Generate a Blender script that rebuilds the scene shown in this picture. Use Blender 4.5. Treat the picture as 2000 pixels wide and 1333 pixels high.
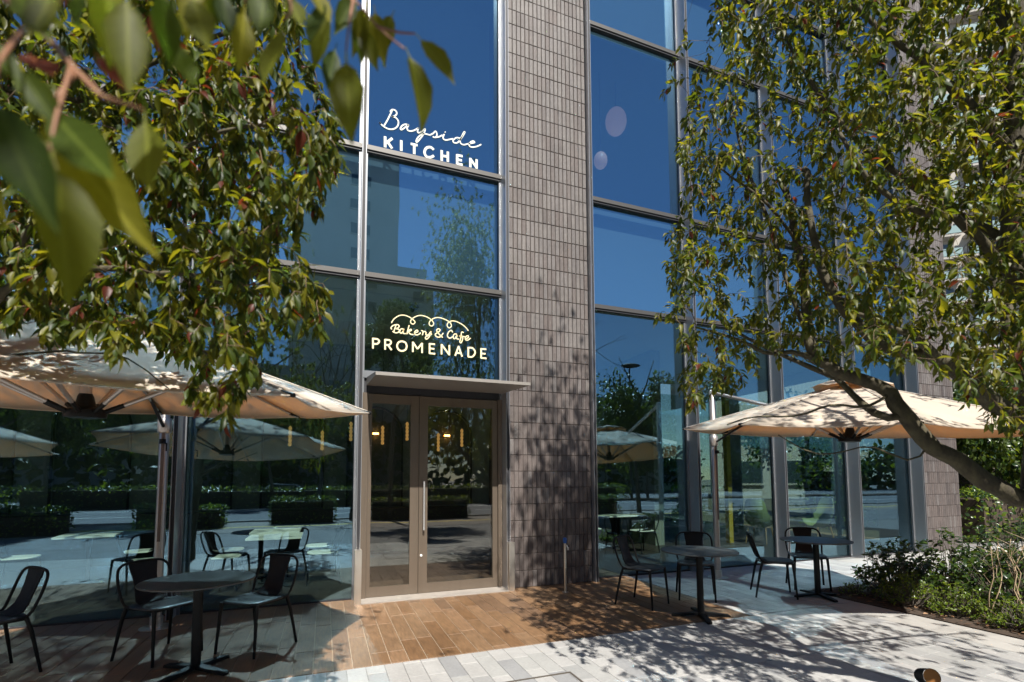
import bpy, math, random
import numpy as np
from mathutils import Vector, Matrix

R = math.radians
rng = random.Random(7)
nrg = np.random.default_rng(11)
for o in list(bpy.data.objects):
    bpy.data.objects.remove(o)
S = bpy.context.scene
COL = S.collection

# ------------------------------------------------------------------ camera
F_PX, CY = 960.02, 871.9                      # focal length and principal row measured on a 2000 px wide picture
YAW, PITCH, ROLL, EYE = R(20.804), R(3.939), R(-0.256), 1.53
F0 = Vector((math.sin(YAW), math.cos(YAW), 0)); R0 = Vector((math.cos(YAW), -math.sin(YAW), 0)); U0 = Vector((0, 0, 1))
FW = F0 * math.cos(PITCH) + U0 * math.sin(PITCH)
UP = -F0 * math.sin(PITCH) + U0 * math.cos(PITCH)
RT2 = R0 * math.cos(ROLL) + UP * math.sin(ROLL)
UP2 = -R0 * math.sin(ROLL) + UP * math.cos(ROLL)
cam = bpy.data.cameras.new('camera')
co = bpy.data.objects.new('camera', cam)
COL.objects.link(co)
M = Matrix((RT2, UP2, -FW)).transposed().to_4x4()
M.translation = (0, 0, EYE)
co.matrix_world = M
cam.sensor_width = 36; cam.sensor_fit = 'HORIZONTAL'
cam.lens = F_PX / 2000 * 36
cam.shift_y = (CY - 666.5) / 2000
cam.clip_start = 0.05; cam.clip_end = 2000
cam.dof.use_dof = True; cam.dof.focus_distance = 6.3; cam.dof.aperture_fstop = 2.4
S.camera = co

# ------------------------------------------------------------------ light
SUN_EL, SUN_OFF = R(52.0), R(3.5)             # from behind the camera, a little to its left
sund = Vector((-math.sin(SUN_OFF) * math.cos(SUN_EL), -math.cos(SUN_OFF) * math.cos(SUN_EL), math.sin(SUN_EL)))
W = bpy.data.worlds.new('World'); S.world = W; W.use_nodes = True
nt = W.node_tree
sky = nt.nodes.new('ShaderNodeTexSky'); sky.sky_type = 'NISHITA'; sky.sun_disc = False
sky.sun_elevation = SUN_EL
sky.sun_rotation = math.atan2(sund.x, sund.y)
sky.air_density = 1.0; sky.dust_density = 0.0; sky.ozone_density = 4.0; sky.altitude = 0
bg = nt.nodes['Background']; bg.inputs['Strength'].default_value = 0.052
nt.links.new(sky.outputs[0], bg.inputs['Color'])
sl = bpy.data.lights.new('sun', 'SUN'); sl.energy = 5.0; sl.angle = R(0.53); sl.color = (1.0, 0.95, 0.87)
so = bpy.data.objects.new('sun', sl); COL.objects.link(so)
so.rotation_euler = sund.to_track_quat('Z', 'Y').to_euler(); so.location = sund * 60
V = S.view_settings
V.view_transform = 'Standard'; V.look = 'None'; V.exposure = 1.0; V.gamma = 1.0; V.use_curve_mapping = False
C = S.cycles
S.render.engine = 'CYCLES'
C.use_denoising = True
try:
    C.denoiser = 'OPENIMAGEDENOISE'; C.denoising_input_passes = 'RGB_ALBEDO_NORMAL'
except Exception:
    pass
C.max_bounces = 8; C.diffuse_bounces = 4; C.glossy_bounces = 5; C.transmission_bounces = 6; C.transparent_max_bounces = 24
C.use_guiding = True; C.use_surface_guiding = True; C.guiding_training_samples = 128
C.caustics_reflective = True; C.caustics_refractive = False
C.blur_glossy = 0.0; C.sample_clamp_indirect = 0.0
C.use_adaptive_sampling = False

# ------------------------------------------------------------------ pixel helpers (photograph measured at 2000 x 1333)
def ray(x, y):
    return FW + RT2 * ((x - 1000) / F_PX) - UP2 * ((y - CY) / F_PX)
def on_y(x, y, Y):
    d = ray(x, y); return Vector((0, 0, EYE)) + d * (Y / d.y)
def at_depth(x, y, z):
    return Vector((0, 0, EYE)) + ray(x, y) * z

# ------------------------------------------------------------------ materials
def mat(name, col, rough=0.6, metal=0.0, spec=0.5, var=0.0, vscale=6.0, bump=0.0, bscale=60.0, stretch=(1, 1, 1), detail=4.0, col2=None, dirt=0.0, dscale=1.1):
    m = bpy.data.materials.new(name); m.use_nodes = True
    t = m.node_tree; b = t.nodes['Principled BSDF']
    b.inputs['Base Color'].default_value = (*col, 1); b.inputs['Roughness'].default_value = rough
    b.inputs['Metallic'].default_value = metal; b.inputs['Specular IOR Level'].default_value = spec
    if var or bump or col2:
        tc = t.nodes.new('ShaderNodeTexCoord'); mp = t.nodes.new('ShaderNodeMapping'); mp.inputs['Scale'].default_value = stretch
        ge = t.nodes.new('ShaderNodeNewGeometry')
        t.links.new(ge.outputs['Position'], mp.inputs['Vector'])
    if var or col2:
        n = t.nodes.new('ShaderNodeTexNoise'); n.inputs['Scale'].default_value = vscale; n.inputs['Detail'].default_value = detail; n.inputs['Roughness'].default_value = 0.65
        t.links.new(mp.outputs[0], n.inputs['Vector'])
        r = t.nodes.new('ShaderNodeMapRange'); r.inputs[1].default_value = 0.3; r.inputs[2].default_value = 0.7
        t.links.new(n.outputs['Fac'], r.inputs[0])
        mx = t.nodes.new('ShaderNodeMix'); mx.data_type = 'RGBA'
        a = [c * (1 - var) for c in col]; e = col2 if col2 else [min(1, c * (1 + var)) for c in col]
        mx.inputs[6].default_value = (*a, 1); mx.inputs[7].default_value = (*e, 1)
        t.links.new(r.outputs[0], mx.inputs[0]); last = mx.outputs[2]
        if dirt:                                                      # broad stains and wear that run across neighbouring pieces
            nd = t.nodes.new('ShaderNodeTexNoise'); nd.inputs['Scale'].default_value = dscale; nd.inputs['Detail'].default_value = 7; nd.inputs['Roughness'].default_value = 0.7; nd.inputs['Distortion'].default_value = 0.6
            t.links.new(ge.outputs['Position'], nd.inputs['Vector'])
            rd = t.nodes.new('ShaderNodeMapRange'); rd.inputs[1].default_value = 0.36; rd.inputs[2].default_value = 0.62; rd.inputs[3].default_value = 1 - dirt; rd.inputs[4].default_value = 1.04
            t.links.new(nd.outputs['Fac'], rd.inputs[0])
            md = t.nodes.new('ShaderNodeMix'); md.data_type = 'RGBA'; md.blend_type = 'MULTIPLY'; md.inputs[0].default_value = 1.0
            t.links.new(last, md.inputs[6]); t.links.new(rd.outputs[0], md.inputs[7]); last = md.outputs[2]
        t.links.new(last, b.inputs['Base Color'])
        rr = t.nodes.new('ShaderNodeMapRange'); rr.inputs[3].default_value = max(0.03, rough - 0.08); rr.inputs[4].default_value = min(1, rough + 0.08)
        t.links.new(n.outputs['Fac'], rr.inputs[0]); t.links.new(rr.outputs[0], b.inputs['Roughness'])
    if bump:
        n2 = t.nodes.new('ShaderNodeTexNoise'); n2.inputs['Scale'].default_value = bscale; n2.inputs['Detail'].default_value = 5
        t.links.new(mp.outputs[0], n2.inputs['Vector'])
        bp = t.nodes.new('ShaderNodeBump'); bp.inputs['Strength'].default_value = bump; bp.inputs['Distance'].default_value = 0.01
        t.links.new(n2.outputs['Fac'], bp.inputs['Height']); t.links.new(bp.outputs[0], b.inputs['Normal'])
    return m

def glass_mat(name, tint, base, rough=0.0, gloss=(0.86, 0.95, 1.0)):
    m = bpy.data.materials.new(name); m.use_nodes = True
    t = m.node_tree; t.nodes.remove(t.nodes['Principled BSDF'])
    out = t.nodes['Material Output']
    tr = t.nodes.new('ShaderNodeBsdfTransparent'); tr.inputs[0].default_value = (*tint, 1)
    gl = t.nodes.new('ShaderNodeBsdfGlossy'); gl.inputs['Color'].default_value = (*gloss, 1); gl.inputs['Roughness'].default_value = rough
    lw = t.nodes.new('ShaderNodeLayerWeight'); lw.inputs['Blend'].default_value = 0.5
    p5 = t.nodes.new('ShaderNodeMath'); p5.operation = 'POWER'; p5.inputs[1].default_value = 5.0; t.links.new(lw.outputs['Facing'], p5.inputs[0])
    fr = t.nodes.new('ShaderNodeMath'); fr.operation = 'MULTIPLY_ADD'; fr.inputs[1].default_value = 0.96; fr.inputs[2].default_value = 0.04; t.links.new(p5.outputs[0], fr.inputs[0])
    ad = t.nodes.new('ShaderNodeMath'); ad.operation = 'MULTIPLY_ADD'; ad.use_clamp = True
    ad.inputs[1].default_value = 1.0 - base; ad.inputs[2].default_value = base
    t.links.new(fr.outputs[0], ad.inputs[0])
    # float glass is never quite flat
    ge = t.nodes.new('ShaderNodeNewGeometry'); n = t.nodes.new('ShaderNodeTexNoise'); n.inputs['Scale'].default_value = 1.3; n.inputs['Detail'].default_value = 1.0
    t.links.new(ge.outputs['Position'], n.inputs['Vector'])
    bp = t.nodes.new('ShaderNodeBump'); bp.inputs['Strength'].default_value = 0.02; bp.inputs['Distance'].default_value = 0.05
    t.links.new(n.outputs['Fac'], bp.inputs['Height']); t.links.new(bp.outputs[0], gl.inputs['Normal'])
    mx = t.nodes.new('ShaderNodeMixShader')
    t.links.new(ad.outputs[0], mx.inputs[0]); t.links.new(tr.outputs[0], mx.inputs[1]); t.links.new(gl.outputs[0], mx.inputs[2])
    t.links.new(mx.outputs[0], out.inputs['Surface'])
    return m

def leaf_mat(name, col, trans, rough=0.46, tmix=0.42, veins=False, spec=0.38):
    m = bpy.data.materials.new(name); m.use_nodes = True
    t = m.node_tree; b = t.nodes['Principled BSDF']; out = t.nodes['Material Output']
    b.inputs['Roughness'].default_value = rough; b.inputs['Specular IOR Level'].default_value = spec
    ge = t.nodes.new('ShaderNodeNewGeometry')
    n = t.nodes.new('ShaderNodeTexNoise'); n.inputs['Scale'].default_value = 9.0; n.inputs['Detail'].default_value = 3
    t.links.new(ge.outputs['Position'], n.inputs['Vector'])
    mx = t.nodes.new('ShaderNodeMix'); mx.data_type = 'RGBA'
    mx.inputs[6].default_value = (*[c * 0.65 for c in col], 1); mx.inputs[7].default_value = (*[min(1, c * 1.35) for c in col], 1)
    t.links.new(n.outputs['Fac'], mx.inputs[0]); face = mx.outputs[2]
    if veins:                                                         # pale midrib and side veins, in the leaf's own coordinates
        tc = t.nodes.new('ShaderNodeTexCoord'); sp = t.nodes.new('ShaderNodeSeparateXYZ'); t.links.new(tc.outputs['Object'], sp.inputs[0])
        def mth(op, a, b_=None):
            q = t.nodes.new('ShaderNodeMath'); q.operation = op
            for i, v in enumerate((a, b_)):
                if v is None: continue
                if isinstance(v, (int, float)): q.inputs[i].default_value = v
                else: t.links.new(v, q.inputs[i])
            return q.outputs[0]
        ax = mth('ABSOLUTE', sp.outputs[0]); rib = mth('LESS_THAN', ax, 0.012)
        sv_ = mth('GREATER_THAN', mth('SINE', mth('MULTIPLY', mth('SUBTRACT', sp.outputs[1], mth('MULTIPLY', ax, 1.3)), 52.0)), 0.965)
        vn = mth('MAXIMUM', rib, mth('MULTIPLY', sv_, 0.45))
        vm = t.nodes.new('ShaderNodeMix'); vm.data_type = 'RGBA'; t.links.new(vn, vm.inputs[0]); t.links.new(face, vm.inputs[6])
        vm.inputs[7].default_value = (col[0] * 1.9 + 0.03, col[1] * 1.8 + 0.03, col[2] * 1.8 + 0.008, 1); face = vm.outputs[2]
    # paler underside
    mb = t.nodes.new('ShaderNodeMix'); mb.data_type = 'RGBA'
    mb.inputs[7].default_value = (col[0] * 1.3 + 0.006, col[1] * 1.25 + 0.006, col[2] * 1.5 + 0.004, 1)
    t.links.new(ge.outputs['Backfacing'], mb.inputs[0]); t.links.new(face, mb.inputs[6])
    t.links.new(mb.outputs[2], b.inputs['Base Color'])
    tl = t.nodes.new('ShaderNodeBsdfTranslucent'); tl.inputs[0].default_value = (*trans, 1)
    ms = t.nodes.new('ShaderNodeMixShader'); ms.inputs[0].default_value = tmix
    t.links.new(b.outputs[0], ms.inputs[1]); t.links.new(tl.outputs[0], ms.inputs[2]); t.links.new(ms.outputs[0], out.inputs['Surface'])
    return m

def fabric_mat(name, col, trans, tmix=0.4):
    m = mat(name, col, 0.85, spec=0.2, var=0.06, vscale=3.0, bump=0.15, bscale=400)
    t = m.node_tree; b = t.nodes['Principled BSDF']; out = t.nodes['Material Output']
    tl = t.nodes.new('ShaderNodeBsdfTranslucent'); tl.inputs[0].default_value = (*trans, 1)
    ms = t.nodes.new('ShaderNodeMixShader'); ms.inputs[0].default_value = tmix
    t.links.new(b.outputs[0], ms.inputs[1]); t.links.new(tl.outputs[0], ms.inputs[2]); t.links.new(ms.outputs[0], out.inputs['Surface'])
    return m

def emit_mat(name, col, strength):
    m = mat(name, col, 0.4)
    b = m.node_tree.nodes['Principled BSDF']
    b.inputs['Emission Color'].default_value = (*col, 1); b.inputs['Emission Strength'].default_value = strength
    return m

ALU = mat('aluminium', (0.20, 0.21, 0.225), 0.42, metal=0.6, var=0.06, vscale=3)
ALU_EDGE = mat('aluminium_bright', (0.46, 0.47, 0.49), 0.3, metal=0.7)
ALU_DARK = mat('dark_gasket', (0.018, 0.018, 0.022), 0.6)
TRANSOM = mat('transom_metal', (0.09, 0.085, 0.08), 0.45, metal=0.5)
STEEL = mat('brushed_steel', (0.62, 0.58, 0.52), 0.32, metal=0.9, var=0.08, vscale=20, stretch=(1, 1, 0.05))
BRONZE = mat('bronze_door_metal', (0.175, 0.140, 0.108), 0.36, metal=0.55, var=0.05, vscale=8, stretch=(1, 1, 0.1))
CANOPY = mat('canopy_metal', (0.25, 0.23, 0.21), 0.5, metal=0.3)
BLACK = mat('black_metal', (0.004, 0.0045, 0.005), 0.5, spec=0.25)
CHAIR = mat('black_chair_shell', (0.005, 0.005, 0.006), 0.55, spec=0.25, var=0.2, vscale=30)
CHAIR_TOP = mat('charcoal_seat', (0.018, 0.021, 0.023), 0.42, var=0.15, vscale=12)
TABLE = mat('charcoal_table_top', (0.030, 0.036, 0.038), 0.36, var=0.2, vscale=9, bump=0.03, bscale=300)
POLE = mat('umbrella_pole', (0.46, 0.42, 0.39), 0.35, metal=0.75)
FABRIC = fabric_mat('cream_fabric', (0.57, 0.525, 0.445), (0.76, 0.44, 0.14), 0.36)
GLASS_LOW = glass_mat('teal_glass', (0.86, 0.955, 0.925), 0.23, gloss=(0.35, 0.58, 0.76))
GLASS_HIGH = glass_mat('blue_glass', (0.70, 0.84, 0.90), 0.31, gloss=(0.48, 0.76, 0.98))
GLASS_DOOR = glass_mat('door_glass', (0.90, 0.90, 0.86), 0.045, gloss=(1, 1, 0.97))
SPANDREL = mat('spandrel_back', (0.24, 0.245, 0.25), 0.7)
GROUT = mat('pale_grout', (0.34, 0.27, 0.20), 0.85)
JOINT = mat('paving_joint', (0.17, 0.165, 0.16), 0.9)
MORTAR = mat('brown_mortar', (0.085, 0.066, 0.055), 0.9)
BRICKS = [mat('brick_tile', c, 0.62, dirt=0.22, dscale=0.9, var=0.22, vscale=26, bump=0.5, bscale=90, stretch=(1, 1, 0.25)) for c in
          ((0.112, 0.093, 0.086), (0.094, 0.078, 0.073), (0.142, 0.126, 0.118), (0.102, 0.082, 0.075), (0.128, 0.113, 0.108), (0.070, 0.056, 0.053))]
PLANKS = [mat('wood_look_tile', c, 0.42, dirt=0.20, dscale=1.6, var=0.30, vscale=10, bump=0.12, bscale=70, stretch=(5, 0.6, 1)) for c in
          ((0.185, 0.108, 0.056), (0.165, 0.092, 0.045), (0.21, 0.126, 0.070), (0.15, 0.090, 0.052), (0.19, 0.116, 0.064))]
PAVERS = [mat('granite_paver', c, 0.6, dirt=0.16, dscale=1.3, var=0.10, vscale=40, bump=0.2, bscale=260) for c in
          ((0.345, 0.34, 0.33), (0.275, 0.275, 0.27), (0.315, 0.315, 0.305), (0.245, 0.247, 0.25), (0.335, 0.33, 0.32))]
SLAB = mat('pale_stone_slab', (0.33, 0.32, 0.30), 0.7, dirt=0.16, var=0.06, vscale=8, bump=0.15, bscale=200)
ASPHALT = mat('asphalt', (0.12, 0.125, 0.138), 0.85, var=0.12, vscale=3, bump=0.4, bscale=150)
WHITE_PAINT = mat('road_paint', (0.75, 0.75, 0.73), 0.7)
YELLOW_TILE = mat('yellow_tactile', (0.55, 0.42, 0.08), 0.7)
SOIL = mat('dark_soil', (0.045, 0.030, 0.020), 0.95, var=0.4, vscale=30, bump=0.8, bscale=50)
MULCH = [mat('leaf_litter', c, 0.8) for c in ((0.10, 0.05, 0.025), (0.17, 0.085, 0.04), (0.06, 0.035, 0.02), (0.24, 0.14, 0.075))]
BARK = mat('camphor_bark', (0.055, 0.042, 0.025), 0.85, var=0.45, vscale=22, bump=0.7, bscale=45, stretch=(1, 1, 0.5), col2=(0.095, 0.082, 0.042))
BARK2 = mat('grey_bark', (0.10, 0.085, 0.07), 0.9, var=0.35, vscale=12, bump=0.6, bscale=30)
TWIG = mat('young_twig', (0.13, 0.085, 0.045), 0.7, var=0.3, vscale=20)
DRY = mat('dry_stem', (0.36, 0.27, 0.17), 0.8, var=0.25, vscale=20)
LEAF_DEF = (('leaf_green', (0.036, 0.058, 0.006), (0.17, 0.215, 0.008)), ('leaf_olive', (0.058, 0.070, 0.006), (0.27, 0.265, 0.008)), ('leaf_dark', (0.020, 0.037, 0.006), (0.08, 0.115, 0.008)), ('leaf_yellow', (0.11, 0.108, 0.008), (0.42, 0.38, 0.014)), ('leaf_red', (0.085, 0.020, 0.010), (0.24, 0.045, 0.012)))
LEAF = [leaf_mat(*q) for q in LEAF_DEF]
LEAF_VEIN = [leaf_mat(*q, rough=0.5, tmix=0.48, veins=True, spec=0.16) for q in LEAF_DEF]
SHRUB = [leaf_mat('shrub_dark', (0.018, 0.040, 0.012), (0.05, 0.10, 0.015), 0.28, 0.2), leaf_mat('shrub_mid', (0.045, 0.080, 0.012), (0.14, 0.20, 0.02), 0.3, 0.25),
         leaf_mat('shrub_lime', (0.115, 0.165, 0.014), (0.34, 0.44, 0.03), 0.5, 0.35)]
LETTER = mat('white_vinyl', (0.62, 0.64, 0.58), 0.6)
LETTER2 = emit_mat('cream_letter_glow', (0.70, 0.59, 0.36), 0.22)  # faint glow put into the letter colour itself
WALL_IN = mat('green_grey_plaster', (0.20, 0.21, 0.17), 0.8, var=0.05)
CEIL_IN = mat('pale_ceiling', (0.50, 0.52, 0.44), 0.85)
FLOOR_IN = mat('interior_floor', (0.042, 0.032, 0.026), 0.45, var=0.2, vscale=8, stretch=(6, 0.6, 1))
TRIM_IN = mat('dark_arch_trim', (0.02, 0.02, 0.018), 0.5)
WHITE_TOP = mat('white_laminate', (0.80, 0.80, 0.74), 0.35)
PALE_SEAT = mat('pale_seat_pad', (0.66, 0.65, 0.58), 0.6)
OAK = mat('oak_leg', (0.33, 0.20, 0.09), 0.5)
LIME = mat('lime_upholstery', (0.17, 0.22, 0.08), 0.8)
OCHRE = mat('ochre_column', (0.36, 0.25, 0.03), 0.6)
BEAD = emit_mat('amber_bead', (0.62, 0.34, 0.10), 0.32)
BULB = emit_mat('sconce_bulb', (1.0, 0.50, 0.12), 9.0)
PAPER = emit_mat('paper_globe', (0.80, 0.40, 0.30), 0.22)
BLUE = mat('blue_plastic', (0.02, 0.10, 0.36), 0.4)
WHITE = mat('white_enamel', (0.8, 0.8, 0.78), 0.4)
BEIGE_B = mat('beige_render', (0.34, 0.32, 0.29), 0.85, var=0.06, vscale=0.4)
GREY_B = mat('grey_tower_render', (0.42, 0.41, 0.38), 0.85, var=0.08, vscale=0.2)
WIN_B = mat('dark_window', (0.035, 0.05, 0.06), 0.12, spec=0.9)
BALC_B = mat('pale_green_balustrade', (0.22, 0.30, 0.30), 0.2)
COPPER = mat('copper_reflector', (0.55, 0.24, 0.08), 0.3, metal=0.8)
CAR_W = mat('white_car_paint', (0.6, 0.6, 0.6), 0.25); CAR_S = mat('silver_car_paint', (0.33, 0.34, 0.36), 0.25, metal=0.5)
RUBBER = mat('rubber', (0.015, 0.015, 0.015), 0.8)

# ------------------------------------------------------------------ mesh helpers
class MB:
    def __init__(s): s.v = []; s.f = []; s.m = []
    def add(s, vs, fs, m=0):
        b = len(s.v); s.v.extend([tuple(p) for p in vs]); s.f.extend([tuple(i + b for i in f) for f in fs]); s.m.extend([m] * len(fs)); return s
    def box(s, x0, x1, y0, y1, z0, z1, m=0):
        return s.add([(x0, y0, z0), (x1, y0, z0), (x1, y1, z0), (x0, y1, z0), (x0, y0, z1), (x1, y0, z1), (x1, y1, z1), (x0, y1, z1)],
                     [(0, 3, 2, 1), (4, 5, 6, 7), (0, 1, 5, 4), (1, 2, 6, 5), (2, 3, 7, 6), (3, 0, 4, 7)], m)
    def tube(s, pts, r, n=8, m=0, cap=True):
        pts = [Vector(p) for p in pts]; k = len(pts)
        rs = r if isinstance(r, (list, tuple)) else [r] * k
        ref = None; rings = []
        for i, p in enumerate(pts):
            d = (pts[min(i + 1, k - 1)] - pts[max(i - 1, 0)])
            d = d.normalized() if d.length > 1e-9 else Vector((0, 0, 1))
            if ref is None:
                ref = Vector((1, 0, 0)) if abs(d.x) < 0.8 else Vector((0, 1, 0))
            a = (ref - d * ref.dot(d)); a = a.normalized() if a.length > 1e-6 else d.orthogonal().normalized(); b = d.cross(a); ref = a
            rings.append([p + (a * math.cos(2 * math.pi * j / n) + b * math.sin(2 * math.pi * j / n)) * rs[i] for j in range(n)])
        vs = [q for ring in rings for q in ring]; fs = []
        for i in range(k - 1):
            for j in range(n):
                j2 = (j + 1) % n; fs.append((i * n + j, i * n + j2, (i + 1) * n + j2, (i + 1) * n + j))
        if cap:
            fs.append(tuple(range(n - 1, -1, -1))); fs.append(tuple((k - 1) * n + j for j in range(n)))
        return s.add(vs, fs, m)
    def lathe(s, prof, c=(0, 0, 0), n=24, m=0):
        vs = []; fs = []
        for (r, z) in prof:
            for j in range(n):
                a = 2 * math.pi * j / n; vs.append((c[0] + r * math.cos(a), c[1] + r * math.sin(a), c[2] + z))
        for i in range(len(prof) - 1):
            for j in range(n):
                j2 = (j + 1) % n; fs.append((i * n + j, i * n + j2, (i + 1) * n + j2, (i + 1) * n + j))
        fs.append(tuple(range(n - 1, -1, -1))); fs.append(tuple((len(prof) - 1) * n + j for j in range(n)))
        return s.add(vs, fs, m)
    def prism(s, poly, d, m=0):
        k = len(poly); P = [Vector(p) for p in poly]; d = Vector(d)
        return s.add(P + [p + d for p in P], [tuple(range(k - 1, -1, -1)), tuple(range(k, 2 * k))] + [(i, (i + 1) % k, k + (i + 1) % k, k + i) for i in range(k)], m)
    def mesh(s, name, mats, smooth=None):
        me = bpy.data.meshes.new(name)
        me.from_pydata([tuple(p) for p in s.v], [], s.f)
        ms = mats if isinstance(mats, (list, tuple)) else [mats]
        for q in ms: me.materials.append(q)
        if len(ms) > 1: me.polygons.foreach_set('material_index', s.m)
        if smooth:
            me.polygons.foreach_set('use_smooth', [True] * len(me.polygons))
            if smooth is not True: me.set_sharp_from_angle(angle=R(smooth))
        me.update(); return me
    def build(s, name, mats, parent=None, smooth=None):
        return link(name, s.mesh(name, mats, smooth), parent)

def link(name, me, parent=None):
    o = bpy.data.objects.new(name, me); COL.objects.link(o)
    if parent is not None: o.parent = parent
    return o
def thing(name, label, cat, loc=(0, 0, 0), rz=0.0, group=None):
    o = bpy.data.objects.new(name, None); o.empty_display_size = 0.2; COL.objects.link(o); o.location = loc; o.rotation_euler = (0, 0, rz)
    return tag(o, label, cat, group)
def tag(o, label, cat, group=None):
    o['label'] = label; o['category'] = cat
    if group: o['group'] = group
    return o
def structure(o, label=None, cat=None):
    o['kind'] = 'structure'
    if label: o['label'] = label
    if cat: o['category'] = cat
    return o
def copy_tree(o, parent=None):
    c = o.copy(); COL.objects.link(c)
    if parent is not None: c.parent = parent
    for ch in list(o.children): copy_tree(ch, c)
    return c
def place(o, label, loc, rz):
    o['label'] = label; o.location = loc; o.rotation_euler = (0, 0, rz); return o

# ================================================================== SETTING
def sheet(name, x0, x1, y0, y1, z, m, parent=None):
    return MB().add([(x0, y0, z), (x1, y0, z), (x1, y1, z), (x0, y1, z)], [(0, 1, 2, 3)]).build(name, m, parent)
structure(sheet('ground', -900, 900, -900, 900, -0.10, mat('far_ground', (0.14, 0.14, 0.135), 0.9, var=0.2, vscale=0.2)), 'flat grey city ground reaching the horizon', 'ground')

# wood-look terrace: planks run straight out from the facade
TY0, TY1, TX0, TX1 = 4.33, 6.86, -6.2, 4.50
terrace = structure(MB().box(TX0, TX1, TY0, TY1, -0.08, -0.006).build('terrace_floor', GROUT), 'brown wood-look tile terrace in front of the glass doors', 'floor')
pw = 0.1535; plank_jobs = []
x = TX0; ci = 0
while x < TX1 - 0.02:
    y = TY0 - rng.uniform(0.05, 0.85) if ci else TY0
    while y < TY1:
        a, b = max(TY0, y), min(TY1, y + 0.9)
        if b - a > 0.05: plank_jobs.append((x + 0.003, min(TX1, x + pw) - 0.003, a + 0.003, b - 0.003, rng.randrange(5)))
        y += 0.9
    x += pw; ci += 1
def slab_mesh(w, d, h, m, bev=0.002):
    b = MB(); x, y = w / 2, d / 2; i = bev
    b.add([(-x, -y, -h), (x, -y, -h), (x, y, -h), (-x, y, -h), (-x, -y, -i), (x, -y, -i), (x, y, -i), (-x, y, -i), (-x + i, -y + i, 0), (x - i, -y + i, 0), (x - i, y - i, 0), (-x + i, y - i, 0)],
          [(0, 1, 5, 4), (1, 2, 6, 5), (2, 3, 7, 6), (3, 0, 4, 7), (4, 5, 9, 8), (5, 6, 10, 9), (6, 7, 11, 10), (7, 4, 8, 11), (8, 9, 10, 11)])
    return b.mesh('slab', m)
def view_size(p):
    d = Vector(p) - Vector((0, 0, EYE)); z = d.dot(FW)
    if z < 0.3: return 0
    px = 1000 + F_PX * d.dot(RT2) / z; py = CY - F_PX * d.dot(UP2) / z
    if not (-60 < px < 2060 and -60 < py < 1393): return 0.01 / z
    return 1 / z
def lay(jobs, part, parent, mats, top=0.0, h=0.02, limit=300, wob=0.0006):
    jobs = sorted(jobs, key=lambda j: -view_size(((j[0] + j[1]) / 2, (j[2] + j[3]) / 2, 0)))
    cache = {}; rest = MB()
    for k, (x0, x1, y0, y1, c) in enumerate(jobs):
        dz = rng.uniform(-wob, wob) + top
        if k < limit:
            key = (round(x1 - x0, 3), round(y1 - y0, 2), c)
            if key not in cache: cache[key] = slab_mesh(x1 - x0, y1 - y0, h, mats[c])
            o = link(part, cache[key], parent); o.location = ((x0 + x1) / 2, (y0 + y1) / 2, dz)
        else:
            rest.box(x0, x1, y0, y1, -h, dz, c)
    if rest.v:
        o = rest.build(part + '_field', mats, parent); o['kind'] = 'stuff'
lay(plank_jobs, 'plank', terrace, PLANKS)

# pale granite paving
paving = structure(MB().box(-14, 30, -3.2, 4.322, -0.09, -0.007).box(4.508, 30, 4.323, 7.2, -0.09, -0.007).build('paving', JOINT), 'pale grey granite paving of narrow mixed setts', 'paving')
pav = []
def pave(x0, x1, y0, y1, dens):
    x = x0; pw = 0.1495
    while x < x1 - 0.01:
        y = y0 - rng.uniform(0, 0.3)
        while y < y1:
            l = rng.choice((0.2995, 0.2995, 0.449, 0.599)); a, b = max(y, y0), min(y + l, y1)
            if b - a > 0.02: pav.append((x + 0.0012, min(x + pw, x1) - 0.0012, a + 0.0012, b - 0.0012, rng.choices(range(5), (4, 2, 3, 1, 3))[0]))
            y += l
        x += pw
for (ya, yb) in ((3.224, 4.320), (2.12, 3.216), (1.0, 2.112)): pave(-1.6, 5.70, ya, yb, 1)
pave(4.512, 9.0, 4.334, 6.74, 1)
lay(pav, 'paver', paving, PAVERS, h=0.012)
BLOCK = mat('grey_block_paving', (0.165, 0.165, 0.168), 0.8, dirt=0.3, dscale=1.5, var=0.35, vscale=9, bump=0.4, bscale=40, stretch=(1, 2.2, 1))
sheet('paver_field_left', -14, -1.602, 1.4, 4.32, -0.001, PAVERS[2], paving)
sheet('block_field_left', -14, -1.602, -3.1, 1.398, -0.001, BLOCK, paving)
sheet('block_field_front', -1.6, 30, -3.1, 0.998, -0.001, BLOCK, paving)
sheet('paver_field_right', 6.2, 30, 4.96, 5.37, -0.001, PAVERS[2], paving)
for k in range(9):                                                # big pale border slabs along the planting bed
    y1 = 4.32 - k * 0.6
    link('border_slab', slab_mesh(0.49, 0.594, 0.02, SLAB, 0.004), paving).location = (5.95, y1 - 0.3, 0.002)
for k in range(24):
    link('border_slab', slab_mesh(0.594, 1.19, 0.02, SLAB, 0.003), paving).location = (9.30 + k * 0.6, 5.99, 0.001)

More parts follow.
